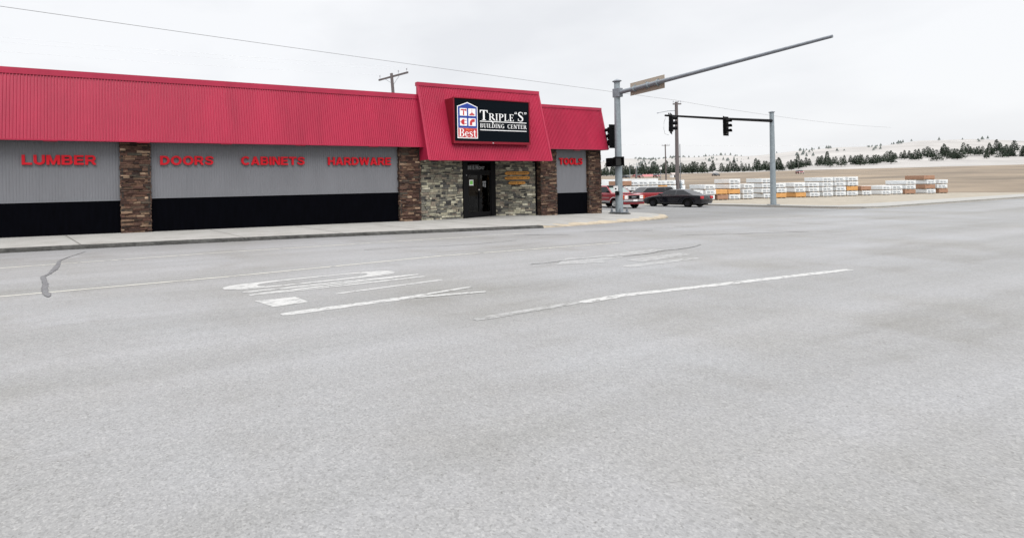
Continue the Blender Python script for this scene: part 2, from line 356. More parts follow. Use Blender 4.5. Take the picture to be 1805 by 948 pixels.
# sidewalk (top sheet follows the slight fall), kerb face
kerb_line = [(-40, 17.45), (-3, 17.5), (1.7, 17.37), (5.3, 17.2), (9.4, 16.85), (13, 16.5), (16.6, 16.15), (20.5, 16.55), (24, 16.95), (26.4, 17.45), (27.5, 18.0), (28.2, 18.6), (28.5, 19.4), (28.5, 74)]
s = MB(); back = [(x, max(24, y)) for x, y in kerb_line]
for i in range(len(kerb_line)-4):
    (a, b), (c, d) = kerb_line[i], kerb_line[i+1]
    n = 6 if c < 17 else 3
    for k in range(n):
        xa, xb = a+(c-a)*k/n, a+(c-a)*(k+1)/n; ya, yb = b+(d-b)*k/n, b+(d-b)*(k+1)/n
        ma, mb_ = ya+1.1, yb+1.1
        s.face([(xa, ya, edge_z(xa, ya)), (xb, yb, edge_z(xb, yb)), (xb, mb_, sw(xb, mb_)), (xa, ma, sw(xa, ma))])
        s.face([(xa, ma, sw(xa, ma)), (xb, mb_, sw(xb, mb_)), (xb, 23.6, sw(xb, 23.6)), (xa, 23.6, sw(xa, 23.6))])
s.face([(27.5, 18.0, edge_z(27.5, 18.0)), (28.2, 18.6, edge_z(28.2, 18.6)), (28.5, 19.4, edge_z(28.5, 19.4)), (27.5, 19.1, sw(27.5, 19.1))])
s.face([(27.5, 19.1, sw(27.5, 19.1)), (28.5, 19.4, edge_z(28.5, 19.4)), (28.5, 23.6, sw(28.5, 23.6)), (27.5, 23.6, sw(27.5, 23.6))])
s.face([(x, y, sw(x, 23.6)) for x, y in [(26.1, 23.6), (28.5, 23.6), (28.5, 74), (26.1, 74)]])
sidewalk = tag(s.build('sidewalk', M['sidewalk']), kind='structure')
j = MB()
for xa, xb in [(-10.6, -9.9), (-7.6, -6.9), (-4.5, -3.85), (-1.5, -.87), (3.6, 4.15), (7.2, 7.75), (10.6, 11.1), (14.3, 14.75), (18.2, 18.5), (22, 22.2)]:
    ya = 20.8; kb = 16.3 if xb > 14 else 17.55 if xb < 2 else 17.0
    wd = .018 if xa != -1.5 else .026
    f = lambda x, y: (x, y, sw(x, y)+.004)
    j.face([f(xa-wd, ya), f(xb-wd, kb), f(xb+wd, kb), f(xa+wd, ya)])
j.build('expansion_joint', M['joint'], sidewalk)
tn = MB(); rt = random.Random(3)
for i in range(6, 11):
    (a, b), (c, d) = kerb_line[i], kerb_line[i+1]; n = 8
    for k in range(n):
        xa, xb = a+(c-a)*k/n, a+(c-a)*(k+1)/n; ya, yb = b+(d-b)*k/n, b+(d-b)*(k+1)/n
        f = lambda x, y, q: (x-q*.25*(x > 26.4), y+q, edge_z(x, y)+(sw(x, y+q)-edge_z(x, y))*q/1.1+.005)
        wa, wb = [.34+.30*math.sin(x*1.7)**2+.15*math.sin(x*5.3) for x in (xa, xb)]
        tn.face([f(xa, ya, .03), f(xb, yb, .03), f(xb, yb, wb), f(xa, ya, wa)])
tn.build('tan_edge', M['tan'], sidewalk)
kb = MB(); rnd = random.Random(4)
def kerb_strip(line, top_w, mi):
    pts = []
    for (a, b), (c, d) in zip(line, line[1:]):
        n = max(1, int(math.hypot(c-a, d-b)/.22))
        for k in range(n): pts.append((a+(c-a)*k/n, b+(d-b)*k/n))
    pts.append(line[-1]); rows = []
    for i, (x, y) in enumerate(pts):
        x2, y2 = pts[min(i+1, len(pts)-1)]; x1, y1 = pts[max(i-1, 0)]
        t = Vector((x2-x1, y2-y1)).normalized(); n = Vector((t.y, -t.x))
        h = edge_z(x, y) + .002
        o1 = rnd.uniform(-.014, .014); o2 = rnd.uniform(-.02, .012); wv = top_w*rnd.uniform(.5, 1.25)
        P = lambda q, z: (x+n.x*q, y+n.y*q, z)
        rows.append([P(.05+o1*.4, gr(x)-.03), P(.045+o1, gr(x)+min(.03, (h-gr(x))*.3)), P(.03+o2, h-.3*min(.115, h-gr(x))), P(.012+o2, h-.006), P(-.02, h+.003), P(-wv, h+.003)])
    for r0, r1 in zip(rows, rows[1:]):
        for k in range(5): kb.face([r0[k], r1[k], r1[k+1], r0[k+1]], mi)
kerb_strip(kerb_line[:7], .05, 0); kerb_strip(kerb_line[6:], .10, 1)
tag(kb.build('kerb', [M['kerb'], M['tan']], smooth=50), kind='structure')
# far corner across the side street
es = MB(); ec = [(160, 17.2), (50, 17.2), (48.4, 17.6), (47.2, 18.6), (46.8, 20), (46.8, 29)]
es.face([(x, y, gr(x)+.11) for x, y in [(50, 17.2), (160, 17.2), (160, 19.6), (50, 19.6)]][::1])
es.face([(x, y, gr(x)+.11) for x, y in [(46.8, 20), (47.2, 18.6), (48.4, 17.6), (50, 17.2), (50, 19.6), (49, 20.4), (48.9, 29), (46.8, 29)]])
for (a, b), (c, d) in zip(ec, ec[1:]): es.face([(a, b, gr(a)-.02), (c, d, gr(c)-.02), (c, d, gr(c)+.11), (a, b, gr(a)+.11)])
tag(es.build('far_sidewalk', M['sidewalk']), kind='structure')

# ---------------------------------------------------------------- road markings and cracks
re_ = random.Random(77)
def strip(mb, pts, wd, lift=.0, m=0):
    pts = [Vector(p) for p in pts]; rows = []
    if mb is mk:                                        # ragged painted edges
        P, W_ = [], []; w0 = wd if isinstance(wd, list) else [wd]*len(pts)
        for i in range(len(pts)-1):
            n = max(1, int((pts[i+1]-pts[i]).length/.13))
            for k in range(n): P.append(pts[i].lerp(pts[i+1], k/n)); W_.append((w0[i]+(w0[i+1]-w0[i])*k/n)*re_.uniform(.80, 1.12))
        P.append(pts[-1]); W_.append(w0[-1]*.7); W_[0] *= .7; pts, wd = P, W_
    for i, p in enumerate(pts):
        t = (pts[min(i+1, len(pts)-1)]-pts[max(i-1, 0)]).normalized(); n = Vector((-t.y, t.x))
        q = wd[i] if isinstance(wd, list) else wd
        rows.append((p-n*q/2, p+n*q/2))
    for (a, b), (c, d) in zip(rows, rows[1:]): mb.face([(q.x, q.y, gr(q.x)+lift) for q in (a, c, d, b)], m)
def poly(mb, pts, lift=.0, m=0): mb.face([(x, y, gr(x)+lift) for x, y in pts], m)
mk = MB()
strip(mk, [(-12, 13.5), (-2.35, 13.93), (2.94, 14.37), (8, 14.5), (14, 14.55)], .085, m=1)
strip(mk, [(-14, 9.9), (-1.71, 10.10), (2.09, 10.26), (7.69, 10.82), (14.2, 10.7)], .085, m=1)
# the word ONLY, read by drivers heading right
H0, H1 = 1.85, 5.5
def ring(mb, cx, cy, rx, ry, tx, ty, n=40):
    for k in range(n):
        a, b = 2*math.pi*k/n, 2*math.pi*(k+1)/n
        poly(mb, [(cx+(rx-tx)*math.cos(a), cy+(ry-ty)*math.sin(a)), (cx+rx*math.cos(a), cy+ry*math.sin(a)), (cx+rx*math.cos(b), cy+ry*math.sin(b)), (cx+(rx-tx)*math.cos(b), cy+(ry-ty)*math.sin(b))])
def sq(t): return (abs(math.cos(t))**.55*math.copysign(1, math.cos(t)), abs(math.sin(t))**.7*math.copysign(1, math.sin(t)))
ox, oy, oX, oY = 3.55, 9.14, 1.78, .30
for k in range(48):
    a, b = sq(2*math.pi*k/48), sq(2*math.pi*(k+1)/48); q = (oX-.62)/oX; q2 = (oY-.1)/oY
    f = lambda u, g1, g2: (ox+u[0]*oX*g1, oy+u[1]*oY*g2+(u[0]*.10))
    poly(mk, [f(a, q, q2), f(a, 1, 1), f(b, 1, 1), f(b, q, q2)])
strip(mk, [(2.0, 8.55), (5.6, 8.72)], .10)                                   # N
strip(mk, [(2.05, 8.28), (3.0, 8.30), (5.58, 8.46)], .10)
strip(mk, [(2.2, 8.31), (5.4, 8.66)], .09, lift=.002)
strip(mk, [(3.35, 7.72), (5.65, 7.98)], .085)                                 # L
poly(mk, [(2.01, 7.80), (2.68, 7.80), (2.74, 7.36), (2.16, 7.28)])
strip(mk, [(2.12, 6.78), (4.4, 6.94)], .17); strip(mk, [(4.3, 6.96), (5.70, 7.17)], .10, lift=.002); strip(mk, [(4.3, 6.90), (5.64, 6.73)], .10, lift=.003)   # Y
# bold lane line near the viewer, arrow ghost, crossing lines
strip(mk, [(6.35, 5.46), (7.3, 5.53), (9.2, 5.40), (13.5, 5.15)], .16)
strip(mk, [(4.3, 5.37), (6.35, 5.50)], .15, m=2)
poly(mk, [(8.95, 8.35), (10.2, 9.15), (10.3, 8.85), (13.4, 9.25), (13.5, 8.85), (10.4, 8.35), (10.2, 8.1)], m=2)
strip(mk, [(10.9, 7.95), (13.2, 8.2)], .40, m=2)
strip(mk, [(10.0, 7.45), (12.7, 7.6)], .26, m=2)
strip(mk, [(17.2, 13.0), (19.2, 13.2)], .12, m=2); strip(mk, [(20.5, 13.6), (23, 13.9)], .14, m=2); strip(mk, [(27, 14.6), (30, 14.2), (36, 14)], .15, m=2)
tag(mk.build('road_markings', [M['paint'], M['paint_thin'], M['paint_old']]), kind='structure')
ck = MB(); rj = random.Random(12)
def jag(pts, wd, depth=3, amp=.055):
    pts = [Vector(p) for p in pts]; wd = wd if isinstance(wd, list) else [wd]*len(pts)
    for _ in range(depth):
        P, W_ = [pts[0]], [wd[0]]
        for i in range(len(pts)-1):
            d = pts[i+1]-pts[i]; P += [(pts[i]+pts[i+1])/2+Vector((-d.y, d.x))*rj.uniform(-amp, amp), pts[i+1]]; W_ += [(wd[i]+wd[i+1])/2*rj.uniform(.7, 1.3), wd[i+1]]
        pts, wd = P, W_
    return pts, wd
_strip = strip
def strip(mb, pts, wd, lift=.004, m=0):
    if mb is ck: pts, wd = jag(pts, wd)
    _strip(mb, pts, wd, lift, m)
SEAL = [(-0.691, 16.601, -0.672, 16.59), (-0.84, 16.128, -0.818, 16.116), (-0.986, 15.619, -0.968, 15.609), (-1.179, 14.98, -1.136, 14.957), (-1.247, 14.641, -1.175, 14.601), (-1.221, 14.04, -1.133, 13.992), (-1.224, 13.45, -1.112, 13.39), (-1.237, 13.059, -1.127, 12.999), (-1.241, 12.507, -1.173, 12.471), (-1.286, 12.23, -1.228, 12.2), (-1.341, 12.095, -1.251, 12.046), (-1.299, 11.717, -1.203, 11.666), (-1.234, 11.313, -1.137, 11.261), (-1.187, 10.942, -1.085, 10.888), (-1.161, 10.604, -1.066, 10.554), (-1.126, 10.281, -1.021, 10.226), (-1.084, 10.029, -0.967, 9.968), (-1.042, 9.814, -0.941, 9.761), (-0.99, 9.664, -0.954, 9.646)]
def seal():
    rows = []
    for i in range(len(SEAL)-1):
        for k in range(6):
            r_ = [SEAL[i][q]+(SEAL[i+1][q]-SEAL[i][q])*k/6 for q in range(4)]; wv = abs(r_[2]-r_[0]); j = min(.022, wv*.16)
            rows.append((r_[0]+rj.uniform(-j, j), r_[1], r_[2]+rj.uniform(-j, j), r_[3]))
    rows.append(SEAL[-1])
    for p, q in zip(rows, rows[1:]): poly(ck, [(p[0], p[1]), (p[2], p[3]), (q[2], q[3]), (q[0], q[1])], .006)
seal()
strip(ck, [(8.5, 8.65), (10.2, 8.72), (12.2, 8.62), (15.6, 9.25)], .035, .005, 1)
strip(ck, [(13.2, 14.2), (15, 13.4)], .05, .005, 1); strip(ck, [(16.5, 14), (19, 13.0)], .045, .005, 1); strip(ck, [(18, 11.3), (20, 10.6), (23, 9.9)], .045, .005, 1)


strip(ck, [(6.5, 12.9), (9, 12.6), (12, 12.8)], .03, .005, 1)
tag(ck.build('road_cracks', [M['tar'], M['crack']]), kind='structure')

# ================================================================= STORE BUILDING
store = empty('store_building', (12, 21, 0))
tag(store, 'long low hardware store with red ribbed metal mansard, grey siding and stone pillars', 'building')
OFF = Vector((12, 21, 0))
def sb(mb, name, mats, parent=None, **k):
    """build in world coordinates, parent to the store"""
    if parent is None or parent is store:
        mb.v = [tuple(Vector(p)-OFF) for p in mb.v]; return mb.build(name, mats, store, **k)
    mb.v = [tuple(Vector(p)-OFF) for p in mb.v]; return mb.build(name, mats, parent, **k)

def ribbed(mb, x0, x1, pitch, amp, lo, hi, flip=False):
    """corrugated sheet between line lo=(y,z) and hi=(y,z), ribs proud towards -Y"""
    n = int((x1-x0)/pitch); prof = [(0, 0), (.46, 0), (.58, 1), (.80, 1), (.92, 0)]
    xs = []
    for i in range(n+1):
        for a, h in prof:
            x = x0+(i+a)*pitch
            if x <= x1: xs.append((x, h))
    xs.append((x1, 0))
    nv = len(mb.v)
    for x, h in xs: mb.v.append((x, lo[0]-amp*h, lo[1])); mb.v.append((x, hi[0]-amp*h, hi[1]))
    for i in range(len(xs)-1):
        a = nv+2*i; mb.f.append([a, a+2, a+3, a+1]); mb.m.append(0)

# bulk of the building behind the front
b = MB(); b.box(-34, 24.0, -.3, 25.95, 46, 5.6); sb(b, 'rear_wall', M['wallback'])
b = MB(); b.box(-34, 21.45, 5.55, 25.9, 46.2, 5.72); sb(b, 'flat_roof', M['roofgrey'])
b = MB(); b.box(25.7, 21.42, -.4, 25.96, 23.99, 5.54); sb(b, 'side_wall', M['wallback'])
b = MB(); b.box(-34, 21.15, 3.2, 13.6, 21.4, 5.5); sb(b, 'parapet_wall', M['wallback'])
b = MB(); b.box(21.5, 21.15, 3.2, 25.69, 21.4, 5.5); sb(b, 'parapet_wall', M['wallback'])
# siding + wainscot bays
for x0, x1, zt in [(-34, .36, 1.425), (1.40, 12.46, 1.475), (22.48, 25.02, 1.22)]:
    q = MB(); ribbed(q, x0, x1, .100, .011, (21.0, zt), (21.0, 3.75)); sb(q, 'siding_panel', M['siding'])
    q = MB(); q.box(x0, 20.965, -.4, x1, 21.06, zt); sb(q, 'wainscot', M['black'])
    q = MB(); q.box(x0, 20.955, zt+.001, x1, 21.0, zt+.03); sb(q, 'ledge_trim', M['siding'])

def stones(mb, org, t, n, width, z0, z1, rows, lens, prot, seed, gap=.006, m=0, backing=True, jit=.004):
    r = random.Random(seed); z = z0; t = Vector((*t, 0)); n = Vector((*n, 0)); o = Vector((*org, 0))
    if backing:
        p = [o-n*.03, o+t*width-n*.03, o+t*width-n*.10, o-n*.10]
        mb.hexa([(q.x, q.y, z0-.3) for q in p]+[(q.x, q.y, z1) for q in p], 1)
    while z < z1-.01:
        h = min(r.uniform(*rows), z1-z); u = -r.uniform(0, lens[0]*.7)
        if z1-z-h < rows[0]*.6: h = z1-z
        while u < width:
            l = r.uniform(*lens)
            if r.random() < .15: l *= .5
            a, c = max(0, u), min(width, u+l); u += l
            if c-a < .03: continue
            splits = [(z, z+h)] if r.random() > .22 else [(z, z+h*.5), (z+h*.5, z+h)]
            for za, zb in splits:
                d = r.uniform(*prot); J = lambda: r.uniform(-jit, jit)
                A = o+t*(a+gap/2); B = o+t*(c-gap/2); F = n*d; K = -n*.05
                pts = [A+F, B+F, B+K, A+K]
                lo = [Vector((q.x, q.y, za+gap/2)) for q in pts]; hi = [Vector((q.x, q.y, zb-gap/2)) for q in pts]
                for v in (lo[0], lo[1], hi[0], hi[1]): v += Vector((J(), J(), J()))
                mb.hexa(lo+hi, m)
        z += h
def pillar(x0, x1, yf, yb, zt, seed):
    q = MB(); zb = sw(x0, yf)-.02
    stones(q, (x0, yf), (1, 0), (0, -1), x1-x0, zb, zt, (.052, .105), (.16, .52), (0, .045), seed, jit=.008)
    stones(q, (x0, yb), (0, -1), (-1, 0), yb-yf+.02, zb, zt, (.055, .125), (.14, .5), (-.02, .03), seed+1)
    stones(q, (x1, yf-.02), (0, 1), (1, 0), yb-yf+.02, zb, zt, (.055, .125), (.14, .5), (-.02, .03), seed+2)
    return sb(q, 'stone_pillar', [M['ledge'], M['mortar']])
pillar(.34, 1.41, 20.85, 21.1, 3.7, 11); pillar(12.45, 13.62, 20.85, 21.1, 3.7, 22); pillar(21.33, 22.5, 20.85, 21.3, 3.7, 33); pillar(25.0, 26.0, 20.85, 21.4, 3.7, 47)
# entrance stone walls
q = MB(); stones(q, (13.62, 20.96), (1, .055), (.055, -1), 2.68, .06, 3.2, (.06, .145), (.11, .44), (0, .035), 61, gap=.014, jit=.008); sb(q, 'stone_wall', [M['stone'], M['mortar_grey']])
A = Vector((19.2, 22.05)); B = Vector((21.36, 21.137)); tw = (B-A).normalized(); nw = Vector((tw.y, -tw.x))
q = MB(); stones(q, A, tw, nw, (B-A).length-.02, .02, 3.2, (.06, .14), (.13, .46), (0, .03), 77, gap=.014, jit=.007); sb(q, 'stone_wall', [M['stone'], M['mortar_grey']])
q = MB(); q.box(13.66, 20.1, 3.05, 21.28, 24.0, 3.14); sb(q, 'soffit', M['soffit'])
q = MB(); q.box(-34, 20.52, 3.62, 13.5, 21.0, 3.69); sb(q, 'soffit', M['soffit'])
q = MB(); q.box(21.45, 20.52, 3.62, 26.17, 21.0, 3.69); sb(q, 'soffit', M['soffit'])

# mansard
def mansard(x0, x1, yb, zb, yt, zt, cap_h, name, end=1.4, seed=0, pitch=.104):
    q = MB(); ribbed(q, x0, x1, pitch, .032, (yb, zb), (yt, zt))
    roof = sb(q, name, M['red'])
    for x in (x0, x1):     # closed ends
        k = .02 if x == x0 else -.02; s_ = MB()
        s_.prism([(yb+.01, zb), (yb+end, zb), (yb+end, zt), (yt+.01, zt)], lambda u, v, d: (x+d, u, v), 0, k)
        sb(s_, 'end_panel', M['red'], roof)
    c_ = MB(); c_.box(x0-.03, yt-.045, zt-.02, x1+.03, yt+.16, zt+cap_h); e = sb(c_, 'cap_flashing', M['red'], roof)
    d_ = MB(); r = random.Random(seed)
    d_.box(x0+.005, yb-.028, zb-.035, x1-.005, yb+.03, zb+.012); sb(d_, 'drip_edge', M['red'], roof)
    # rake trims along both sloping ends
    for x in (x0, x1):
        t_ = MB(); t_.hexa([(x-.045, yb-.034, zb), (x+.045, yb-.034, zb), (x+.045, yb+.02, zb), (x-.045, yb+.02, zb), (x-.045, yt-.036, zt-.02), (x+.045, yt-.036, zt-.02), (x+.045, yt+.02, zt-.02), (x-.045, yt+.02, zt-.02)])
        sb(t_, 'rake_trim', M['red'], roof)
    return roof
mansard(-34, 13.62, 20.5, 3.63, 20.95, 5.98, .20, 'mansard_roof')
mansard(21.30, 26.2, 20.5, 3.66, 20.95, 5.97, .14, 'mansard_roof')
mansard(13.58, 21.32, 20.05, 2.98, 20.9, 6.62, .155, 'entrance_canopy', end=.97)
# joint clips under the drip edge
for x in (-10, -7, -1.9, 1.15, 4.25, 7.4, 10.9, 23.7):
    q = MB(); q.box(x-.22, 20.475, 3.565, x+.22, 20.56, 3.602); sb(q, 'splice_plate', M['red_dark'])

# door in the recess : local frame along D0->D1
D0 = Vector((16.3, 21.1)); D1 = Vector((19.2, 22.05)); td = (D1-D0).normalized(); ndr = Vector((td.y, -td.x))
def dw(u, v, d=0): p = D0+td*u+ndr*d; return (p.x, p.y, v)
def dbox(mb, u0, u1, v0, v1, d0, d1, m=0): mb.prism([(u0, v0), (u1, v0), (u1, v1), (u0, v1)], dw, d0, d1, m)
q = MB(); fl = .05
dbox(q, 0, .40, fl, 3.1, -.06, .06); dbox(q, 2.60, 3.05, fl, 3.1, -.06, .06); dbox(q, .40, 2.60, 2.40, 2.52, -.06, .05); dbox(q, .40, 2.60, 2.93, 3.1, -.06, .05); dbox(q, .40, 2.60, fl-.1, fl+.035, -.06, .06)
frame = sb(q, 'door_frame', M['alu_dark'])
q = MB(); dbox(q, .40, 2.60, 2.52, 2.93, -.012, -.004); tr_ = sb(q, 'transom_window', M['door_glass'])
for u0, u1, hs in ((.41, 1.495, 1), (1.505, 2.59, -1)):
    q = MB(); st = .085
    dbox(q, u0, u0+st, .10, 2.385, -.025, .025); dbox(q, u1-st, u1, .10, 2.385, -.025, .025); dbox(q, u0+st, u1-st, 2.27, 2.385, -.025, .025); dbox(q, u0+st, u1-st, .10, .33, -.025, .025)
    door = sb(q, 'door', M['alu_dark'])
    q = MB(); dbox(q, u0+st, u1-st, .33, 2.27, -.006, .002); sb(q, 'pane', M['door_glass'], door)
    uh = u1-.05 if hs == 1 else u0+.05
    q = MB(); q.tube([dw(uh-.1*hs, 1.03, .09), dw(uh-.1*hs, 1.36, .09)], .022, 8); q.tube([dw(uh-.1*hs, 1.06, .02), dw(uh-.1*hs, 1.06, .09)], .012, 6); q.tube([dw(uh-.1*hs, 1.33, .02), dw(uh-.1*hs, 1.33, .09)], .012, 6)
    sb(q, 'pull_handle', M['black_plastic'], door)
    if hs == 1:
        q = MB(); dbox(q, 1.36, 1.50, 1.475, 1.53, .025, .05); sb(q, 'lock_plate', M['chrome'], door)
# dark shop interior seen through the glass
q = MB(); q.box(14.2, 23.85, -.1, 21.2, 23.98, 3.0); q.box(14.2, 21.5, -.12, 14.3, 23.9, 3.0); q.box(21.1, 21.6, -.12, 21.2, 23.9, 3.0); q.box(14.2, 21.4, -.16, 21.2, 23.98, -.02); q.box(16.2, 22.9, 0, 20.2, 23.5, 1.25)
sb(q, 'shop_interior', M['dark'])
for k, (u, wd) in enumerate(((.45, .62), (1.15, .2), (1.98, .6))):
    q = MB(); dbox(q, u, u+wd, 2.86, 2.91, -.75, -.60); lo = sb(q, 'tube_light', M['tube'])
# dark strip added for the shaded pillar side, beside right stone wall
q = MB(); q.box(21.25, 21.10, -.1, 21.32, 21.2, 3.1); sb(q, 'shade_strip', M['alu_dark'])

# ================================================================= lettering
def text_bm(body, offset=0.0, extrude=.5):
    cu = bpy.data.curves.new('glyph', 'FONT'); cu.body = body; cu.size = 1; cu.offset = offset; cu.extrude = extrude; cu.resolution_u = 4
    o = bpy.data.objects.new('glyph', cu); C.objects.link(o); dg = bpy.context.evaluated_depsgraph_get(); dg.update()
    me = bpy.data.meshes.new_from_object(o.evaluated_get(dg)); vs = [tuple(v.co) for v in me.vertices]; fs = [list(p.vertices) for p in me.polygons]
    bpy.data.objects.remove(o); bpy.data.curves.remove(cu); bpy.data.meshes.remove(me); return vs, fs
def word(chars, mapfn, x0, x1, z0, z1, d0, d1, offset=.02, gap=.12, space=.35):
    """returns a list of MB, one per character; fits x0..x1, z0..z1; mapfn(u,v,d)"""
    gl = []; cur = 0
    hs = []
    for ch in chars:
        if ch == ' ': cur += space; continue
        vs, fs = text_bm(ch, offset)
        a = min(v[0] for v in vs); b_ = max(v[0] for v in vs)
        gl.append(([(v[0]-a+cur, v[1], v[2]) for v in vs], fs)); cur += b_-a+gap
        if ch.isupper() and ch not in 'OSCGQJU': hs += [v[1] for v in vs]
    if not hs: hs = [v[1] for vv, _ in gl for v in vv]
    lo, hi = min(hs), max(hs); tot = cur-gap; res = []
    for vs, fs in gl:
        mb = MB(); mb.v = [tuple(mapfn(x0+(x1-x0)*v[0]/tot, z0+(z1-z0)*(v[1]-lo)/(hi-lo), d0+(d1-d0)*(v[2]+.5))) for v in vs]; mb.f = fs; mb.m = [0]*len(fs); res.append(mb)
    return res
front = lambda u, v, d: (u, 20.985-d, v)
def arcring(cx, cy, RX, RY, rx, ry, a0, a1, n=20, icx=None):
    icx = cx if icx is None else icx; res = []
    for k in range(n):
        a, b_ = R(a0+(a1-a0)*k/n), R(a0+(a1-a0)*(k+1)/n)
        res.append([(icx+rx*math.cos(a), cy+ry*math.sin(a)), (cx+RX*math.cos(a), cy+RY*math.sin(a)), (cx+RX*math.cos(b_), cy+RY*math.sin(b_)), (icx+rx*math.cos(b_), cy+ry*math.sin(b_))])
    return res
def rc(x0, y0, x1, y1): return [(x0, y0), (x1, y0), (x1, y1), (x0, y1)]
def thick(pts, ws):
    res = []; P = [Vector(p) for p in pts]; rows = []
    for i, p in enumerate(P):
        t = (P[min(i+1, len(P)-1)]-P[max(i-1, 0)]).normalized(); n = Vector((-t.y, t.x)); rows.append((p-n*ws[i]/2, p+n*ws[i]/2))
    for (a, b_), (c_, d_) in zip(rows, rows[1:]): res.append([tuple(a), tuple(c_), tuple(d_), tuple(b_)])
    return res

BV = .25
def gbold():
    st = rc(0, 0, BV, 1)
    sp = thick([(.83, .70), (.78, .80), (.66, .88), (.46, .90), (.26, .86), (.15, .76), (.17, .65), (.30, .58), (.48, .52), (.66, .45), (.76, .36), (.75, .24), (.64, .14), (.44, .10), (.24, .13), (.11, .22), (.05, .32)], [.18, .2, .2, .2, .21, .22, .22, .21, .21, .21, .22, .22, .21, .2, .2, .2, .18])
    return {
 'L': (.80, [st, rc(BV, 0, .80, .21)]),
 'U': (.90, [rc(0, .38, BV, 1), rc(.65, .38, .90, 1)]+arcring(.45, .38, .45, .39, .20, .17, 180, 360)),
 'M': (1.10, [rc(0, 0, .24, 1), rc(.86, 0, 1.10, 1), [(.05, 1), (.33, 1), (.64, 0), (.46, 0)], [(.77, 1), (1.05, 1), (.64, 0), (.46, 0)]]),
 'B': (.90, [st, rc(BV, .8, .55, 1), rc(BV, .42, .58, .6), rc(BV, 0, .58, .2)]+arcring(.55, .70, .31, .30, .08, .10, -90, 90)+arcring(.58, .30, .32, .30, .08, .10, -90, 90)),
 'E': (.82, [st, rc(BV, .8, .80, 1), rc(BV, .41, .76, .6), rc(BV, 0, .82, .2)]),
 'R': (.94, [st, rc(BV, .8, .55, 1), rc(BV, .36, .60, .55), [(.44, .42), (.70, .42), (.95, 0), (.66, 0)]]+arcring(.55, .68, .33, .32, .09, .13, -90, 90)),
 'D': (.92, [st, rc(BV, .8, .42, 1), rc(BV, 0, .42, .2)]+arcring(.42, .5, .50, .5, .25, .30, -90, 90)),
 'O': (1.06, arcring(.53, .5, .53, .52, .27, .31, 0, 360, 40)),
 'S': (.90, sp), 'C': (.97, arcring(.52, .5, .52, .52, .26, .31, 38, 322, 30)),
 'A': (.98, [[(0, 0), (.27, 0), (.62, 1), (.36, 1)], [(.71, 0), (.98, 0), (.62, 1), (.36, 1)], rc(.22, .17, .76, .35)]),
 'I': (BV, [st]), 'N': (.90, [rc(0, 0, .24, 1), rc(.66, 0, .90, 1), [(0, 1), (.28, 1), (.90, 0), (.62, 0)]]),
 'T': (.90, [rc(0, .79, .90, 1), rc(.325, 0, .575, .79)]), 'H': (.90, [st, rc(.65, 0, .90, 1), rc(BV, .4, .65, .6)]),
 'W': (1.40, [[(0, 1), (.25, 1), (.50, 0), (.25, 0)], [(.25, 0), (.50, 0), (.81, 1), (.59, 1)], [(.59, 1), (.81, 1), (1.15, 0), (.90, 0)], [(.90, 0), (1.15, 0), (1.40, 1), (1.15, 1)]])}
def bold_word(txt, fn, x0, x1, z0, z1, d0, d1, gap=.10):
    G_ = gbold(); cur = 0; lay = []
    for ch in txt: w_, polys = G_[ch]; lay.append((cur, polys)); cur += w_+gap
    k = (x1-x0)/(cur-gap); h = z1-z0; res = []
    for c0, polys in lay:
        mb = MB()
        for n, p in enumerate(polys): mb.prism([(x0+(c0+u)*k, z0+v*h) for u, v in p], fn, d0, d1+.0006*(n % 7))
        res.append(mb)
    return res
def wall_word(txt, x0, x1, z0, z1, label):
    t = empty('wall_lettering', ((x0+x1)/2, 20.98, z0)); tag(t, label, 'lettering', 'raised red lettering on the siding')
    o = Vector(t.location)
    for mb in bold_word(txt, front, x0, x1, z0, z1, .012, .075):
        mb.v = [tuple(Vector(p)-o) for p in mb.v]; mb.build('letter', M['letter'], t)
wall_word('LUMBER', -2.83, -.46, 2.77, 3.12, 'raised red LUMBER lettering on grey siding left of the first stone pillar')
wall_word('DOORS', 1.77, 3.82, 2.77, 3.12, 'raised red DOORS lettering on grey siding just right of the first stone pillar')
wall_word('CABINETS', 4.94, 7.74, 2.77, 3.12, 'raised red CABINETS lettering on the grey siding between DOORS and HARDWARE')
wall_word('HARDWARE', 8.84, 12.05, 2.77, 3.12, 'raised red HARDWARE lettering on grey siding near the entrance')
wall_word('TOOLS', 22.82, 24.62, 2.80, 3.17, 'raised red TOOLS lettering on the short bay right of the entrance')

# ---- main sign -------------------------------------------------------------
SY = 20.05
sign = empty('store_sign', (17.4, SY, 3.79)); so = Vector(sign.location)
tag(sign, 'black box sign with white serif lettering and a blue house emblem above the entrance', 'sign')
def sgn(mb, name, m, parent=sign, **k):
    mb.v = [tuple(Vector(p)-so) for p in mb.v]; return mb.build(name, m, parent, **k)
q = MB(); q.prism([(20.06, 3.78), (20.30, 3.78), (20.82, 5.97), (20.06, 5.97)], lambda u, v, d: (d, u, v), 15.03, 19.81); cab = sgn(q, 'cabinet', M['red_dark'])
q = MB(); fy0, fy1 = SY-.03, SY+.012
q.box(15.0, fy0, 3.77, 15.075, fy1, 5.99); q.box(19.77, fy0, 3.77, 19.84, fy1, 5.99); q.box(15.075, fy0, 3.77, 19.77, fy1, 3.885); q.box(15.075, fy0, 5.945, 19.77, fy1, 5.99)
sgn(q, 'frame', M['red_dark'])
q = MB(); q.box(15.075, SY-.005, 3.885, 19.77, SY+.012, 5.945); face = sgn(q, 'sign_face', M['signblack'])
sm = lambda u, v, d: (u, SY-.005-d, v)
def house(i): return [(15.245+i, 4.02+i), (16.465-i, 4.02+i), (16.465-i, 5.57-i*.6), (15.855, 5.78-i*1.15), (15.245+i, 5.57-i*.6)]
q = MB(); q.prism(house(0), sm, .0, .006); hb = sgn(q, 'emblem', M['white'])
def sub(mb, name, m): return sgn(mb, name, m, hb)
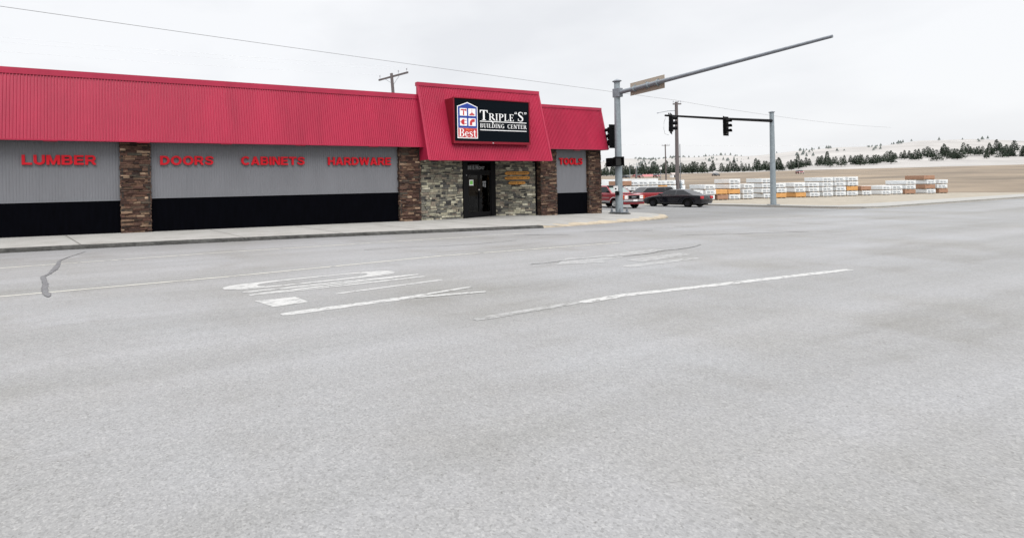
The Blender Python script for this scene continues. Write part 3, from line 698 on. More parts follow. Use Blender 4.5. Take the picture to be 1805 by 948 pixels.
q = MB(); i = .045; q.prism([(15.245+i, 4.525), (16.465-i, 4.525)]+house(i)[2:], sm, .006, .010); sub(q, 'blue_field', M['blue'])
q = MB(); q.prism([(15.245+i, 4.02+i), (16.465-i, 4.02+i), (16.465-i, 4.515), (15.245+i, 4.515)], sm, .006, .010); sub(q, 'red_field', M['logo_red'])
panes = [(15.39, 15.815, 5.11, 5.475), (15.90, 16.335, 5.11, 5.475), (15.39, 15.815, 4.625, 5.0), (15.90, 16.335, 4.625, 5.0)]
q = MB()
for a, b_, c_, d_ in panes: q.prism([(a, c_), (b_, c_), (b_, d_), (a, d_)], sm, .010, .014)
sub(q, 'white_pane', M['white'])
IC = [MB() for _ in range(4)]
def ic(k, pts):
    a, b_, c_, d_ = panes[k]; IC[k].prism([(a+(b_-a)*u, c_+(d_-c_)*v) for u, v in pts], sm, .014, .018)
ic(0, [(.44, .08), (.62, .08), (.60, .68), (.46, .68)]); ic(0, [(.08, .70), (.30, .72), (.78, .70), (.80, .62), (.93, .62), (.93, .90), (.80, .92), (.78, .84), (.30, .88), (.20, .86)])   # hammer
ic(1, [(.14, .10), (.82, .10), (.86, .26), (.18, .26)]); ic(1, [(.20, .28), (.80, .28), (.58, .40), (.54, .52), (.46, .52), (.42, .40)]); ic(1, [(.475, .54), (.525, .54), (.525, .92), (.475, .92)])   # brush
ic(2, [(.52, .14), (.62, .14), (.62, .86), (.52, .86), (.34, .80), (.20, .68), (.18, .5), (.20, .32), (.34, .20)]); ic(2, [(.64, .26), (.92, .26), (.92, .34), (.64, .34)]); ic(2, [(.64, .66), (.92, .66), (.92, .74), (.64, .74)]); ic(2, [(.02, .47), (.17, .47), (.17, .53), (.02, .53)])   # plug
ic(3, [(.18, .10), (.52, .10), (.50, .40), (.56, .50), (.66, .54), (.84, .52), (.90, .86), (.66, .92), (.42, .84), (.26, .68), (.18, .44)])   # pipe elbow
for nm_, mb in zip(('hammer_icon', 'brush_icon', 'plug_icon', 'pipe_icon'), IC): sub(mb, nm_, M['logo_red'])

# serif letter shapes, cap height 1
SW = .155
def stem(x, y0=0, y1=1, w_=SW, s_=.09): return [rc(x, y0, x+w_, y1), rc(x-s_, y0, x+w_+s_, y0+.055), rc(x-s_, y1-.055, x+w_+s_, y1)]
S_PTS = [(.56, .72), (.55, .84), (.46, .94), (.33, .97), (.18, .92), (.11, .80), (.15, .67), (.28, .57), (.42, .47), (.53, .36), (.54, .20), (.46, .08), (.32, .03), (.16, .07), (.08, .17), (.07, .30)]
S_W = [.05, .05, .055, .07, .10, .13, .15, .17, .17, .16, .13, .10, .07, .055, .05, .05]
GLY = {
 'T': (.80, [rc(.02, .93, .78, 1), [(.02, .72), (.06, .72), (.14, .93), (.02, .93)], [(.74, .72), (.78, .72), (.78, .93), (.66, .93)], rc(.315, 0, .485, .93), rc(.20, 0, .60, .055)]),
 'I': (.38, stem(.105)),
 'R': (.86, stem(.11)+arcring(.36, .74, .34, .26, .17, .20, -90, 90)+[rc(.28, .94, .36, 1), rc(.28, .48, .36, .54), [(.34, .49), (.52, .52), (.92, .055), (.92, 0), (.72, 0)]]),
 'P': (.70, stem(.11)+arcring(.36, .73, .34, .27, .17, .21, -90, 90)+[rc(.28, .94, .36, 1), rc(.28, .46, .36, .52)]),
 'L': (.66, stem(.11)+[rc(.28, 0, .66, .06), [(.60, .06), (.66, .06), (.66, .27), (.63, .27)]]),
 'E': (.70, stem(.11)+[rc(.28, 0, .66, .06), rc(.28, .94, .63, 1), rc(.28, .48, .50, .54), [(.58, .06), (.66, .06), (.68, .25), (.65, .25)], [(.55, .94), (.60, .77), (.63, .77), (.63, .94)], rc(.47, .39, .51, .63)]),
 'S': (.64, thick(S_PTS, S_W)+[[(.53, .70), (.585, .70), (.585, .95), (.555, .95)], [(.04, .05), (.07, .05), (.10, .31), (.045, .31)]]),
 'B': (.74, stem(.11)+arcring(.38, .755, .28, .245, .13, .19, -90, 90)+arcring(.38, .26, .34, .26, .17, .20, -90, 90)+[rc(.28, .945, .38, 1), rc(.28, .49, .38, .55), rc(.28, 0, .38, .055)]),
 'U': (.86, [rc(.11, .35, .28, 1), rc(.02, .945, .37, 1), rc(.66, .35, .73, 1), rc(.57, .945, .82, 1)]+arcring(.42, .35, .31, .36, .24, .29, 180, 360, icx=.45) if False else [rc(.11, .35, .28, 1), rc(.02, .945, .37, 1), rc(.66, .35, .73, 1), rc(.57, .945, .82, 1)]+[[(a[0], a[1]), (b_[0], b_[1]), (c_[0], c_[1]), (d_[0], d_[1])] for a, b_, c_, d_ in arcring(.42, .35, .31, .36, .19, .28, 180, 360, icx=.47)]),
 'D': (.86, stem(.11)+arcring(.34, .5, .48, .5, .30, .44, -90, 90)+[rc(.28, .94, .34, 1), rc(.28, 0, .34, .06)]),
 'N': (.90, [rc(.12, 0, .19, 1), rc(.02, 0, .29, .055), rc(.02, .945, .19, 1), rc(.70, 0, .77, 1), rc(.60, .945, .87, 1), [(.10, 1), (.60, 0), (.77, 0), (.30, 1)]]),
 'G': (.88, arcring(.46, .5, .42, .52, .25, .46, 48, 312)+[rc(.63, .04, .80, .44), rc(.53, .40, .86, .455), [(.70, .72), (.74, .72), (.74, .97), (.71, .97)]]),
 'C': (.80, arcring(.46, .5, .42, .52, .25, .46, 48, 312)+[[(.70, .70), (.74, .70), (.74, .97), (.71, .97)], [(.70, .10), (.76, .20), (.73, .28), (.68, .18)]]),
 'e': (.54, arcring(.27, .31, .25, .33, .12, .27, 0, 322)+[rc(.14, .30, .52, .36)]),
 's': (.46, thick([(x*.72, y*.64) for x, y in S_PTS], [w_*.85 for w_ in S_W])),
 't': (.42, [rc(.13, .08, .27, .84), rc(.02, .57, .40, .63)]+[[(.13, .10), (.19, .0), (.33, -.01), (.41, .07), (.39, .11), (.31, .06), (.27, .12)]]),
}
def serif(txt, x0, x1, z0, hts, d0, d1, gap=.07, space=.5):
    """hts: cap height per character"""
    cur = 0; lay = []
    for ch, h in zip(txt, hts):
        if ch == ' ': cur += space*h; continue
        w_, polys = GLY[ch]; lay.append((cur, h, polys)); cur += w_*h+gap*h
    tot = cur-gap*hts[-1]; k = (x1-x0)/tot; res = []
    for c0, h, polys in lay:
        mb = MB()
        for n, p in enumerate(polys):
            mb.prism([(x0+(c0+u*h)*k, z0+v*h) for u, v in p], sm, d0, d1+.0004*(n % 5))
        res.append(mb)
    return res
for mb in serif('TRIPLE', 16.60, 18.77, 4.945, [.495]+[.35]*5, .0, .006, .08): sgn(mb, 'letter', M['white'])
for mb in serif('S', 19.02, 19.41, 4.945, [.50], .0, .006): sgn(mb, 'letter', M['white'])
def quote(x, z, up):
    mb = MB()
    for dx in (0, .085):
        c_ = [(x+dx+.032*math.cos(t), z+.032*math.sin(t)) for t in [2*math.pi*k/10 for k in range(10)]]; mb.prism(c_, sm, 0, .006)
        mb.prism([(x+dx-.032, z), (x+dx-.005, z), (x+dx+.03, z+.085), (x+dx+.01, z+.085)] if up else [(x+dx+.032, z), (x+dx+.005, z), (x+dx-.03, z-.085), (x+dx-.01, z-.085)], sm, 0, .0065)
    return mb
sgn(quote(18.85, 5.35, True), 'quotation_mark', M['white']); sgn(quote(19.50, 5.405, False), 'quotation_mark', M['white'])
q = MB(); q.prism(rc(16.61, 4.865, 19.60, 4.905), sm, 0, .0045); sgn(q, 'white_rule', M['white'])
q = MB(); q.prism([(17.27, 4.95), (17.34, 4.95), (17.48, 4.80), (17.40, 4.80)], sm, 0, .0055); sgn(q, 'letter_tail', M['white'])
q = MB(); q.prism(rc(16.61, 4.44, 19.60, 4.48), sm, 0, .0045); sgn(q, 'white_rule', M['white'])
for mb in serif('BUILDING CENTER', 16.61, 19.60, 4.575, [.205]*15, 0, .006, .10, .75): sgn(mb, 'letter', M['white'])
for mb in serif('Best', 15.32, 16.36, 4.095, [.40, .40, .40, .40], .010, .016, .05): sub(mb, 'letter', M['white'])
for mb in word('Do it', lambda u, v, d: sm(u+(v-4.4)*.15, v, d), 15.74, 16.12, 4.405, 4.495, .010, .015, .02, .12): sub(mb, 'small_letter', M['orange'])
q = MB(); q.box(17.35, SY-.034, 3.80, 17.43, SY-.028, 3.84); sgn(q, 'maker_badge', M['chrome'])

# ---- door writing ------------------------------------------------------------
t = empty('address_lettering', dw(1.28, 2.58, .0)); tag(t, 'silver street address lettering on the dark transom glass over the doors', 'lettering')
to = Vector(t.location)
for mb in word('100 E. FRONT', dw, .50, 2.06, 2.575, 2.74, -.003, .004, .012, .09, .4):
    mb.v = [tuple(Vector(p)-to) for p in mb.v]; mb.build('letter', M['silver'], t)
def on_door(name, polys, label, cat, base):
    t = empty(name, dw(*base)); o = Vector(t.location); tag(t, label, cat)
    for part, m, u0, u1, v0, v1, d0, d1 in polys:
        q = MB(); dbox(q, u0, u1, v0, v1, d0, d1); q.v = [tuple(Vector(p)-o) for p in q.v]; q.build(part, m, t)
on_door('door_notice', [('paper_sheet', M['paper'], .60, .97, 1.735, 2.03, .004, .008), ('green_print', M['green'], .655, .915, 1.79, 1.975, .008, .010)], 'white notice with a lime green print taped inside the left glass door', 'notice', (.78, 1.735, 0))
on_door('door_notice', [('paper_sheet', M['silver'], 1.84, 2.16, 1.86, 1.95, .004, .008), ('print_lines', M['silver'], 1.86, 1.97, 1.66, 1.83, .004, .007), ('print_lines', M['silver'], 2.02, 2.14, 1.62, 1.83, .004, .007)], 'small grey printed notice on the right glass door', 'notice', (2.0, 1.62, 0))
on_door('round_decal', [('disc', M['silver'], .24, .30, 2.23, 2.29, .062, .066)], 'tiny pale round decal on the left door jamb', 'decal', (.27, 2.23, 0))

# ---- opening-hours boards --------------------------------------------------------
def rw(u, v, d=0): p = A+tw*u+nw*d; return (p.x, p.y, v)
def board(u0, u1, v0, v1, txt, tu0, tu1, label):
    t = empty('hours_board', rw((u0+u1)/2, v0, .04)); o = Vector(t.location); tag(t, label, 'sign', 'wooden opening hours boards')
    c_ = .07; h = (v1-v0)/2; outl = [(u0+.02, v0+h*.55), (u0+.09, v0), (u1-.09, v0), (u1-.02, v0+h*.55), (u1, v0+h), (u1-.02, v1-h*.55), (u1-.09, v1), (u0+.09, v1), (u0+.02, v1-h*.55), (u0, v0+h)]
    q = MB(); q.prism(outl, rw, .04, .085); q.v = [tuple(Vector(p)-o) for p in q.v]; q.build('board', M['wood_board'], t, bevel=.006)
    for mb in word(txt, rw, tu0, tu1, v0+.055, v1-.055, .084, .090, .03, .13, .45):
        mb.v = [tuple(Vector(p)-o) for p in mb.v]; mb.build('letter', M['board_ink'], t)
board(.54, 1.90, 2.275, 2.445, 'STORE HOURS', .68, 1.78, 'wooden STORE HOURS board, topmost of the three on the stone wall')
board(.53, 1.93, 2.015, 2.175, 'MON - FRI 7 - 6', .64, 1.82, 'wooden weekday hours board, middle of the three on the stone wall')
board(.73, 1.68, 1.745, 1.905, 'SAT 8 - 5', .84, 1.56, 'short wooden Saturday hours board, lowest of the three on the stone wall')

# ================================================================= TRAFFIC SIGNAL POLE
PX, PY = 26.33, 19.96; pz = sw(PX, PY)
pole = empty('traffic_signal_pole', (PX, PY, pz)); tag(pole, 'galvanised traffic signal pole with mast arm on the street corner sidewalk', 'signal pole')
q = MB(); q.tube([(0, 0, .05), (0, 0, 2.5), (0, 0, 5), (0, 0, 7.48)], [.195, .18, .163, .148], 24); q.build('shaft', M['galv'], pole, smooth=40)
q = MB(); q.lathe([(0.001, 7.50), (.235, 7.50), (.235, 7.53), (.2, 7.56), (.17, 7.57), (.001, 7.66)], (0, 0, 0)); q.lathe([(.16, 7.44), (.16, 7.5), (.001, 7.5)], (0, 0, 0)); q.build('pole_cap', M['galv_dark'], pole, smooth=35)
q = MB(); q.lathe([(.001, -.06), (.56, -.06), (.56, .035), (.53, .05), (.001, .05)], (0, 0, 0), seg=28); q.build('concrete_footing', M['kerb'], pole, smooth=35)
q = MB(); q.box(-.34, -.34, .07, .34, .34, .12); fp = q.build('base_plate', M['galv_dark'], pole, bevel=.008)
for a, b_ in ((-1, -1), (1, -1), (-1, 1), (1, 1)):
    q = MB(); q.tube([(a*.27, b_*.27, .03), (a*.27, b_*.27, .34)], .03, 8); q.tube([(a*.27, b_*.27, .12), (a*.27, b_*.27, .24)], .065, 6); q.build('anchor_bolt', M['galv_dark'], fp)
arm_z = lambda y: 6.83+.062*(19.7-y)-pz
q = MB(); q.tube([(0, -.12, arm_z(19.84)), (0, -1, arm_z(18.96)), (0, -4, arm_z(15.96)), (0, -9.5, arm_z(10.46))], [.125, .12, .10, .065], 16); arm = q.build('mast_arm', M['galv_dark'], pole, smooth=40)
q = MB(); q.box(-.17, -.24, arm_z(19.8)-.25, .17, .17, arm_z(19.8)+.25); q.build('arm_clamp', M['galv_dark'], pole, bevel=.02)
for y in (18.9, 18.1, 17.6):
    q = MB(); z = arm_z(y); q.tube([(0, y-PY-.025, z), (0, y-PY+.025, z)], .155, 14); q.build('band_clamp', M['galv'], arm)

def sign_plate(loc, label):
    t = empty('street_sign', loc); tag(t, label, 'sign')
    q = MB(); s0, s1 = 0, -1.92
    q.prism([(s0, -.36), (s0, .34), (s1, .34+.09), (s1, -.36+.09)], lambda u, v, d: (d, u, v), .14, .165); q.build('sign_plate', M['signback'], t)
    q = MB()
    for y in (-.3, -.95, -1.6): q.box(.10, y-.03, -.2-.05*y, .14, y+.03, .2-.05*y)
    q.build('bracket', M['galv'], t)
sign_plate((26.33, 19.25, 6.90), 'long tan-backed street sign mounted behind the galvanised mast arm')

def signal_mesh(parent, back=True, solid=False):
    """three-section head facing -Y at the origin (hung from the top)"""
    q = MB()
    for k in range(3): q.box(-.17, -.10, -.36*(k+1)+.006, .17, .12, -.36*k-.006)
    q.build('housing', M['black_plastic'], parent, bevel=.02)
    q = MB()
    for k in range(3):
        z = -.36*k-.18; a = [R(-25+k2*(230)/12) for k2 in range(13)]
        for m_, n_ in zip(a, a[1:]): q.face([(.145*math.cos(m_), -.10, z+.145*math.sin(m_)), (.145*math.cos(n_), -.10, z+.145*math.sin(n_)), (.15*math.cos(n_), -.34, z-.01+.15*math.sin(n_)), (.15*math.cos(m_), -.34, z-.01+.15*math.sin(m_))])
    q.build('visor', M['black_plastic'], parent)
    for k in range(3):
        q = MB(); q.lathe([(.001, -.125), (.08, -.118), (.135, -.10)], (0, 0, -.36*k-.18), 'Y', 16); q.build('lens', M['lens_off'], parent, smooth=60)
    if back:
        q = MB(); q.box(-.33, .0, -1.24, -.175, .012, .16); q.box(.175, .0, -1.24, .33, .012, .16); q.box(-.175, .0, .004, .175, .012, .16); q.box(-.175, .0, -1.24, .175, .012, -1.085); q.build('backplate', M['black_plastic'], parent)
    if solid: q = MB(); q.box(-.26, .10, -1.22, .26, .125, .14); q.build('rear_cover', M['black_plastic'], parent)
h1 = empty('traffic_light', (26.28, 20.36, 4.93), R(175)); tag(h1, 'black three-section traffic light bracketed to the left side of the galvanised pole', 'traffic light'); signal_mesh(h1, False, True)
q = MB(); q.tube([(0, .1, -.1), (0, .30, -.1)], .03, 8); q.build('bracket', M['black_plastic'], h1)
q = MB(); q.tube([(0, .1, -1.0), (0, .30, -1.0)], .03, 8); q.build('bracket', M['black_plastic'], h1)
def ped(loc, rz, label):
    t = empty('pedestrian_signal', loc, rz); tag(t, label, 'pedestrian signal', 'black pedestrian signals on the corner pole')
    q = MB(); q.box(-.22, -.10, -.25, .22, .12, .25); q.build('housing', M['black_plastic'], t, bevel=.03)
    q = MB(); q.box(-.235, -.26, .20, .235, -.10, .262); q.box(-.235, -.26, -.22, -.20, -.10, .2); q.box(.20, -.26, -.22, .235, -.10, .2); q.build('visor', M['black_plastic'], t)
    q = MB(); q.box(-.19, -.112, -.21, .19, -.10, .19); q.build('lens', M['lens_off'], t)
    q = MB(); q.tube([(0, .1, 0), (0, .3, 0)], .04, 8); q.build('bracket', M['black_plastic'], t)
ped((26.10, 20.28, 2.90), R(95), 'black pedestrian signal on the far left side of the galvanised pole')
ped((26.06, 19.80, 2.92), R(-28), 'black pedestrian signal on the near face of the galvanised pole')
bt = empty('crossing_button', (26.10, 19.93, 1.05)); tag(bt, 'pedestrian push button with small white arrow sign on the galvanised pole', 'push button')
q = MB(); q.hexa([(-.06, -.13, .22), (-.10, .12, .22), (-.085, .13, .22), (-.045, -.12, .22), (-.06, -.13, .50), (-.10, .12, .50), (-.085, .13, .50), (-.045, -.12, .50)]); q.build('instruction_plate', M['paper'], bt)
q = MB(); q.hexa([(-.075, -.05, .30), (-.091, .04, .30), (-.083, .04, .30), (-.067, -.05, .30), (-.075, -.05, .38), (-.091, .04, .38), (-.083, .04, .38), (-.067, -.05, .38)]); q.build('arrow_symbol', M['black_plastic'], bt)
q = MB(); q.box(-.07, -.12, -.02, .08, .06, .19); q.build('button_box', M['black_plastic'], bt, bevel=.015)
q = MB(); q.lathe([(.001, -.03), (.03, -.025), (.03, 0)], (-.07, -.03, .08), 'X', 10); q.build('push_knob', M['chrome'], bt)

# second signal pole across the side street, arm reaching back over it
PX2, PY2 = 47.6, 22.7; p2 = empty('traffic_signal_pole', (PX2, PY2, gr(PX2)+.11)); z2 = gr(PX2)+.11
tag(p2, 'dark mast arm signal pole on the far corner across the side street', 'signal pole')
q = MB(); q.tube([(0, 0, .05), (0, 0, 7.3)], [.19, .14], 18); q.build('shaft', M['galv'], p2, smooth=40)
q = MB(); q.box(-.3, -.3, -.02, .3, .3, .06); q.build('base_plate', M['galv_dark'], p2)
q = MB(); q.lathe([(.2, 7.28), (.2, 7.32), (.001, 7.4)], (0, 0, 0)); q.build('pole_cap', M['galv_dark'], p2)
q = MB(); q.tube([(-.1, 0, 6.62), (-6, 0, 6.55), (-12.9, 0, 6.52)], [.12, .09, .065], 14); q.build('mast_arm', M['black_plastic'], p2, smooth=40)
h2 = empty('traffic_light', (35.05, 22.52, 6.22), R(22)); h2.rotation_euler = (R(0), R(7), R(22)); tag(h2, 'tilted black traffic light hanging near the tip of the far mast arm', 'traffic light'); signal_mesh(h2)
q = MB(); q.tube([(0, .1, 0), (0, .16, .22)], .035, 8); q.build('hanger', M['black_plastic'], h2)
h3 = empty('traffic_light', (41.2, 22.5, 6.25), R(0)); tag(h3, 'black traffic light on the far mast arm, nearer its pole', 'traffic light'); signal_mesh(h3)
q = MB(); q.tube([(0, .1, 0), (0, .16, .22)], .035, 8); q.build('hanger', M['black_plastic'], h3)
cb = MB(); cb.tube([(34.72, 22.7, 6.12), (34.55, 22.7, 5.8), (34.5, 22.7, 5.4), (34.62, 22.7, 5.0), (34.95, 22.65, 4.92)], .009, 6)
tag(cb.build('signal_cable', M['wire']), 'thin cable looping from the far mast arm tip to its tilted traffic light', 'cable')

# ================================================================= UTILITY POLES AND WIRES
def cross(mb, c, d, half, hh=.06, th=.05):
    d = Vector(d).normalized(); n = Vector((-d.y, d.x, 0)).normalized()*th; c = Vector(c); a, b_ = c-d*half, c+d*half; u = Vector((0, 0, hh))
    mb.hexa([a-n-u, b_-n-u, b_+n-u, a+n-u, a-n+u, b_-n+u, b_+n+u, a+n+u])
def upole(base, top, rb, rt, arms, label, group=None, mat_=None):
    t = empty('utility_pole', base); tag(t, label, 'utility pole', group); o = Vector(base); mw = mat_ or M['wood_pole']
    q = MB(); q.tube([(0, 0, -.3), Vector(top)-o], [rb, rt], 12); q.build('pole', mw, t, smooth=40)
    for c, d, half in arms:
        q = MB(); cross(q, Vector(c)-o, d, half, .065); ca = q.build('crossarm', mw, t)
        dd = Vector(d).normalized()
        for k in (-.92, .38, .92):
            p = Vector(c)-o+dd*half*k; q = MB(); q.tube([p+Vector((0, 0, .06)), p+Vector((0, 0, .2))], .012, 5); q.lathe([(.001, .20), (.05, .22), (.035, .28), (.055, .31), (.03, .38), (.001, .40)], p, seg=8); q.build('insulator', M['porcelain'], ca)
    return t
ad = Vector((20.63-20.01, 33.10-36.34, -.04))
lp = upole((20.62, 34.62, 4.5), (20.22, 34.77, 10.62), .16, .115, [((20.32, 34.72, 10.38), ad, 1.72)], 'leaning wooden utility pole with crossarm behind the red roof')
q = MB()
for k in (-.55, .45): 
    e = Vector((20.32, 34.72, 10.34))+ad.normalized()*1.72*k; q.tube([e-Vector((20.62, 34.62, 4.5)), Vector((20.37, 34.72, 9.75))-Vector((20.62, 34.62, 4.5))], .014, 5)
q.build('arm_brace', M['galv_dark'], lp)
wd = Vector((.35, -.9, 0))
up = upole((57.70, 36.55, -.4), (57.75, 36.52, 10.6), .215, .15, [((57.75, 36.45, 10.35), (.91, -.41, 0), .45)], 'tall wooden utility pole standing behind the black sedan')
q = MB(); q.tube([(.05, 0, 10.05), (-.8, .42, 10.0), (-1.75, .78, 9.82)], [.035, .03, .025], 8); la = q.build('lamp_arm', M['galv_dark'], up)
q = MB(); q.lathe([(.001, .05), (.09, .03), (.12, -.03), (.001, -.06)], (-1.85, .82, 9.80), seg=10); q.build('lamp_head', M['galv_dark'], up)
q = MB(); q.tube([(.3, -.16, -.2), (.32, -.16, 6.3)], .035, 8); q.build('conduit', M['galv_dark'], up)
q = MB(); q.box(.22, -.25, 1.4, .42, -.08, 1.9); q.build('meter_box', M['galv'], up)
upole((129.0, 84.5, .6), (128.94, 84.53, 11.2), .17, .12, [((128.94, 84.4, 10.9), (.91, -.41, 0), 1.0)], 'slender wooden utility pole beyond the lumber stacks')
upole((187.7, 134.9, 2.5), (187.6, 134.9, 7.3), .2, .16, [], 'short dark pole stub in front of the distant pines')
upole((169.2, 121.3, 1.8), (169.3, 121.2, 8.6), .11, .08, [((169.3, 121.2, 8.0), (.91, -.41, 0), 1.3), ((169.3, 121.2, 7.1), (.91, -.41, 0), 1.5)], 'thin distant utility pole with two crossarms', mat_=M['galv'])
upole((204.1, 149.4, 2.5), (204.1, 149.4, 10.1), .12, .08, [], 'thin pale distant pole left of the two crossarms pole', mat_=M['galv'])
lt = empty('parking_lamp', (157.3, 104.7, 2.0)); tag(lt, 'distant lamp post with white head in front of the pines', 'lamp post')
q = MB(); q.tube([(0, 0, 0), (0, 0, 3.6)], .06, 8); q.build('post', M['galv'], lt)
q = MB(); q.box(-.25, -.25, 3.5, .25, .25, 4.3); q.build('lamp_head', M['white'], lt, bevel=.05)

def wire(pts, r_, m, label, group=None):
    q = MB(); q.tube(pts, r_, 6); tag(q.build('power_line', m), label, 'power line', group)
def span(a, b_, sag, n=16):
    a, b_ = Vector(a), Vector(b_); return [a.lerp(b_, k/n)-Vector((0, 0, sag*4*(k/n)*(1-k/n))) for k in range(n+1)]
d0 = Vector((57.75, 36.52, 10.78)); l0 = Vector((-4.59, 28.38, 10.67)); dd = (l0-d0)
wire(span(d0, d0+dd*1.35, .12, 24), .013, M['wire'], 'grey overhead wire sloping across the sky to the tall pole at right')
wire(span((57.75, 36.6, 10.78), (140, 47, 11.5), .5), .013, M['wire'], 'overhead wire running right from the tall pole')
ins = [Vector((20.32, 34.72, 10.78))+ad.normalized()*1.72*k for k in (-.92, .38, .92)]
ends = [Vector((-5.38, 33.13, 9.82)), Vector((-5.38, 33.0, 10.32)), Vector((-5.38, 32.9, 10.54))]
nm = ['lowest', 'middle', 'highest']
for a, b_, n_ in zip(ins, ends, nm): wire(span(a, a+(b_-a)*1.7, .25), .0065, M['wire_pale'], f'faint pale wire over the red roof, {n_} of three from the leaning pole', 'faint wires over the roof')
wire(span((128.9, 84.5, 11.0), (58, 110, 14.5), .5), .02, M['wire_pale'], 'faint distant wire from the slender pole to the left')
wire(span((128.9, 84.5, 11.0), (230, 60, 12), .8), .02, M['wire_pale'], 'faint distant wire from the slender pole to the right')

# ================================================================= VEHICLES
def arch(cx, zc, rad, z0, n=9):
    """points of a wheel arch going from +x side to -x side along the sill"""
    a0 = math.asin((z0-zc)/rad) if abs(z0-zc) < rad else 0
    return [(cx+rad*math.cos(a0+(math.pi-2*a0)*k/n), zc+rad*math.sin(a0+(math.pi-2*a0)*k/n)) for k in range(n+1)]
def wheel(parent, x, y, r_, wd, rim, side):
    t = MB(); t.lathe([(r_*.62, -wd/2), (r_*.9, -wd/2), (r_, -wd*.35), (r_, wd*.35), (r_*.9, wd/2), (r_*.62, wd/2), (r_*.60, 0), (r_*.62, -wd/2)], (0, 0, 0), 'Y', 28)
    wo = empty('wheel', (x, y, r_)); wo.parent = parent
    t.build('tyre', M['rubber'], wo, smooth=35)
    q = MB(); s_ = side*wd*.42
    q.lathe([(.001, s_*.9), (r_*.16, s_*.9), (r_*.2, s_*.55), (r_*.5, s_*.55), (r_*.56, s_), (r_*.63, s_), (r_*.63, -s_)], (0, 0, 0), 'Y', 24)
    for k in range(5):
        a = 2*math.pi*k/5; u = Vector((math.cos(a), 0, math.sin(a))); v_ = Vector((-math.sin(a), 0, math.cos(a)))*r_*.085
        p0, p1 = u*r_*.12, u*r_*.58; e = Vector((0, s_*.95, 0)); e0 = Vector((0, s_*.5, 0))
        q.hexa([p0-v_+e0, p1-v_+e0, p1+v_+e0, p0+v_+e0, p0-v_+e, p1-v_+e, p1+v_+e, p0+v_+e])
    q.build('rim', rim, wo, smooth=35)
def shell(name, outline, hw, m, parent, L_, bev=.05, taper=.10, tumble=None):
    q = MB(); q.prism(outline, lambda u, v, d: (u, d, v), -hw, hw); 
    me_o = q.build(name, m, parent, smooth=38, bevel=bev, segs=3)
    for v in me_o.data.vertices:
        k = 1-taper*(abs(v.co.x)/(L_/2))**4
        if tumble: k *= 1-tumble*max(0, v.co.z-.62)
        v.co.y *= k
    return me_o
def cabin(parent, m, xf, xr, tf, tr, zb, zt, wb, wt, wsm=None, pillars=(.0,)):
    """greenhouse: painted frustum, glass panes set 4 mm proud"""
    zr = zt-.05
    bot = [(xf, wb), (xr, wb*.97), (xr, -wb*.97), (xf, -wb)]; top = [(tf, wt), (tr, wt*.96), (tr, -wt*.96), (tf, -wt)]
    q = MB(); q.hexa([(x, y, zb) for x, y in bot[::-1]]+[(x, y, zr) for x, y in top[::-1]])
    cab = q.build('cabin', m, parent, bevel=.03, smooth=50)
    q = MB(); q.hexa([(x*1.0, y, zr) for x, y in top[::-1]]+[(tf-.14 if x == tf else tr+.12, y*.82, zt) for x, y in top[::-1]]); q.build('roof', m, parent, bevel=.03, segs=3, smooth=60)
    def quad(p00, p10, p11, p01, u0, u1, v0, v1, off):
        P = lambda u, v: (Vector(p00)*(1-u)*(1-v)+Vector(p10)*u*(1-v)+Vector(p11)*u*v+Vector(p01)*(1-u)*v)
        a = [P(u0, v0), P(u1, v0), P(u1, v1), P(u0, v1)]; n = (a[1]-a[0]).cross(a[3]-a[0]).normalized()
        if n.dot(P(.5, .5)-Vector(((xf+xr)/2, 0, zb))) < 0: n = -n
        k = MB(); k.hexa([p-n*.004 for p in a]+[p+n*off for p in a]); return k
    B_ = [(x, y, zb) for x, y in bot]; T_ = [(x, y, zr) for x, y in top]
    quad(B_[0], B_[3], T_[3], T_[0], .06, .94, .07, .95, .006).build('windshield', wsm or M['glass'], parent)
    quad(B_[1], B_[2], T_[2], T_[1], .08, .92, .12, .9, .006).build('rear_window', M['glass'], parent)
    segs = [0]+list(pillars)+[1]
    for s0, s1 in zip(segs, segs[1:]):
        a, b_ = s0+.028, s1-.028
        quad(B_[0], B_[1], T_[1], T_[0], a, b_, .08, .9, .006).build('side_window', M['glass'], parent)
        quad(B_[3], B_[2], T_[2], T_[3], a, b_, .08, .9, .006).build('side_window', M['glass'], parent)
def mirror(parent, x, y, z, m):
    s_ = 1 if y > 0 else -1; q = MB(); q.box(x-.05, min(y, y+.2*s_), z, x+.07, max(y, y+.2*s_), z+.15); q.build('side_mirror', m, parent, bevel=.03)

# red full-size utility truck
tk = empty('sport_utility_truck', (0, 0, 0)); tag(tk, None, 'truck')
tk['label'] = 'red sport utility truck with chrome front bumper on the side street behind the signal pole'
L_ = 4.8; wf, wr, RW = 1.42, -1.43, .375
ol = [(2.30, .60), (2.34, .70), (2.34, 1.03), (2.28, 1.09), (1.6, 1.15), (1.0, 1.19), (-2.34, 1.19), (-2.38, 1.0), (-2.38, .55), (-2.34, .44)]
ol = ol[:-1]+[(-2.32, .44)]+[p for p in arch(wr, RW, .47, .44)][::-1]+[p for p in arch(wf, RW, .47, .44)][::-1]+[(2.25, .44)]
shell('body', ol, .965, M['truck_red'], tk, L_, .045, .05, .03)
q = MB(); q.box(1.05, -.55, 1.155, 2.05, .55, 1.185); q.build('hood_bulge', M['truck_red'], tk, bevel=.03)
cabin(tk, M['truck_red'], 1.05, -2.30, .35, -2.22, 1.18, 1.80, .90, .74, wsm=M['windshield'], pillars=(.36, .68))
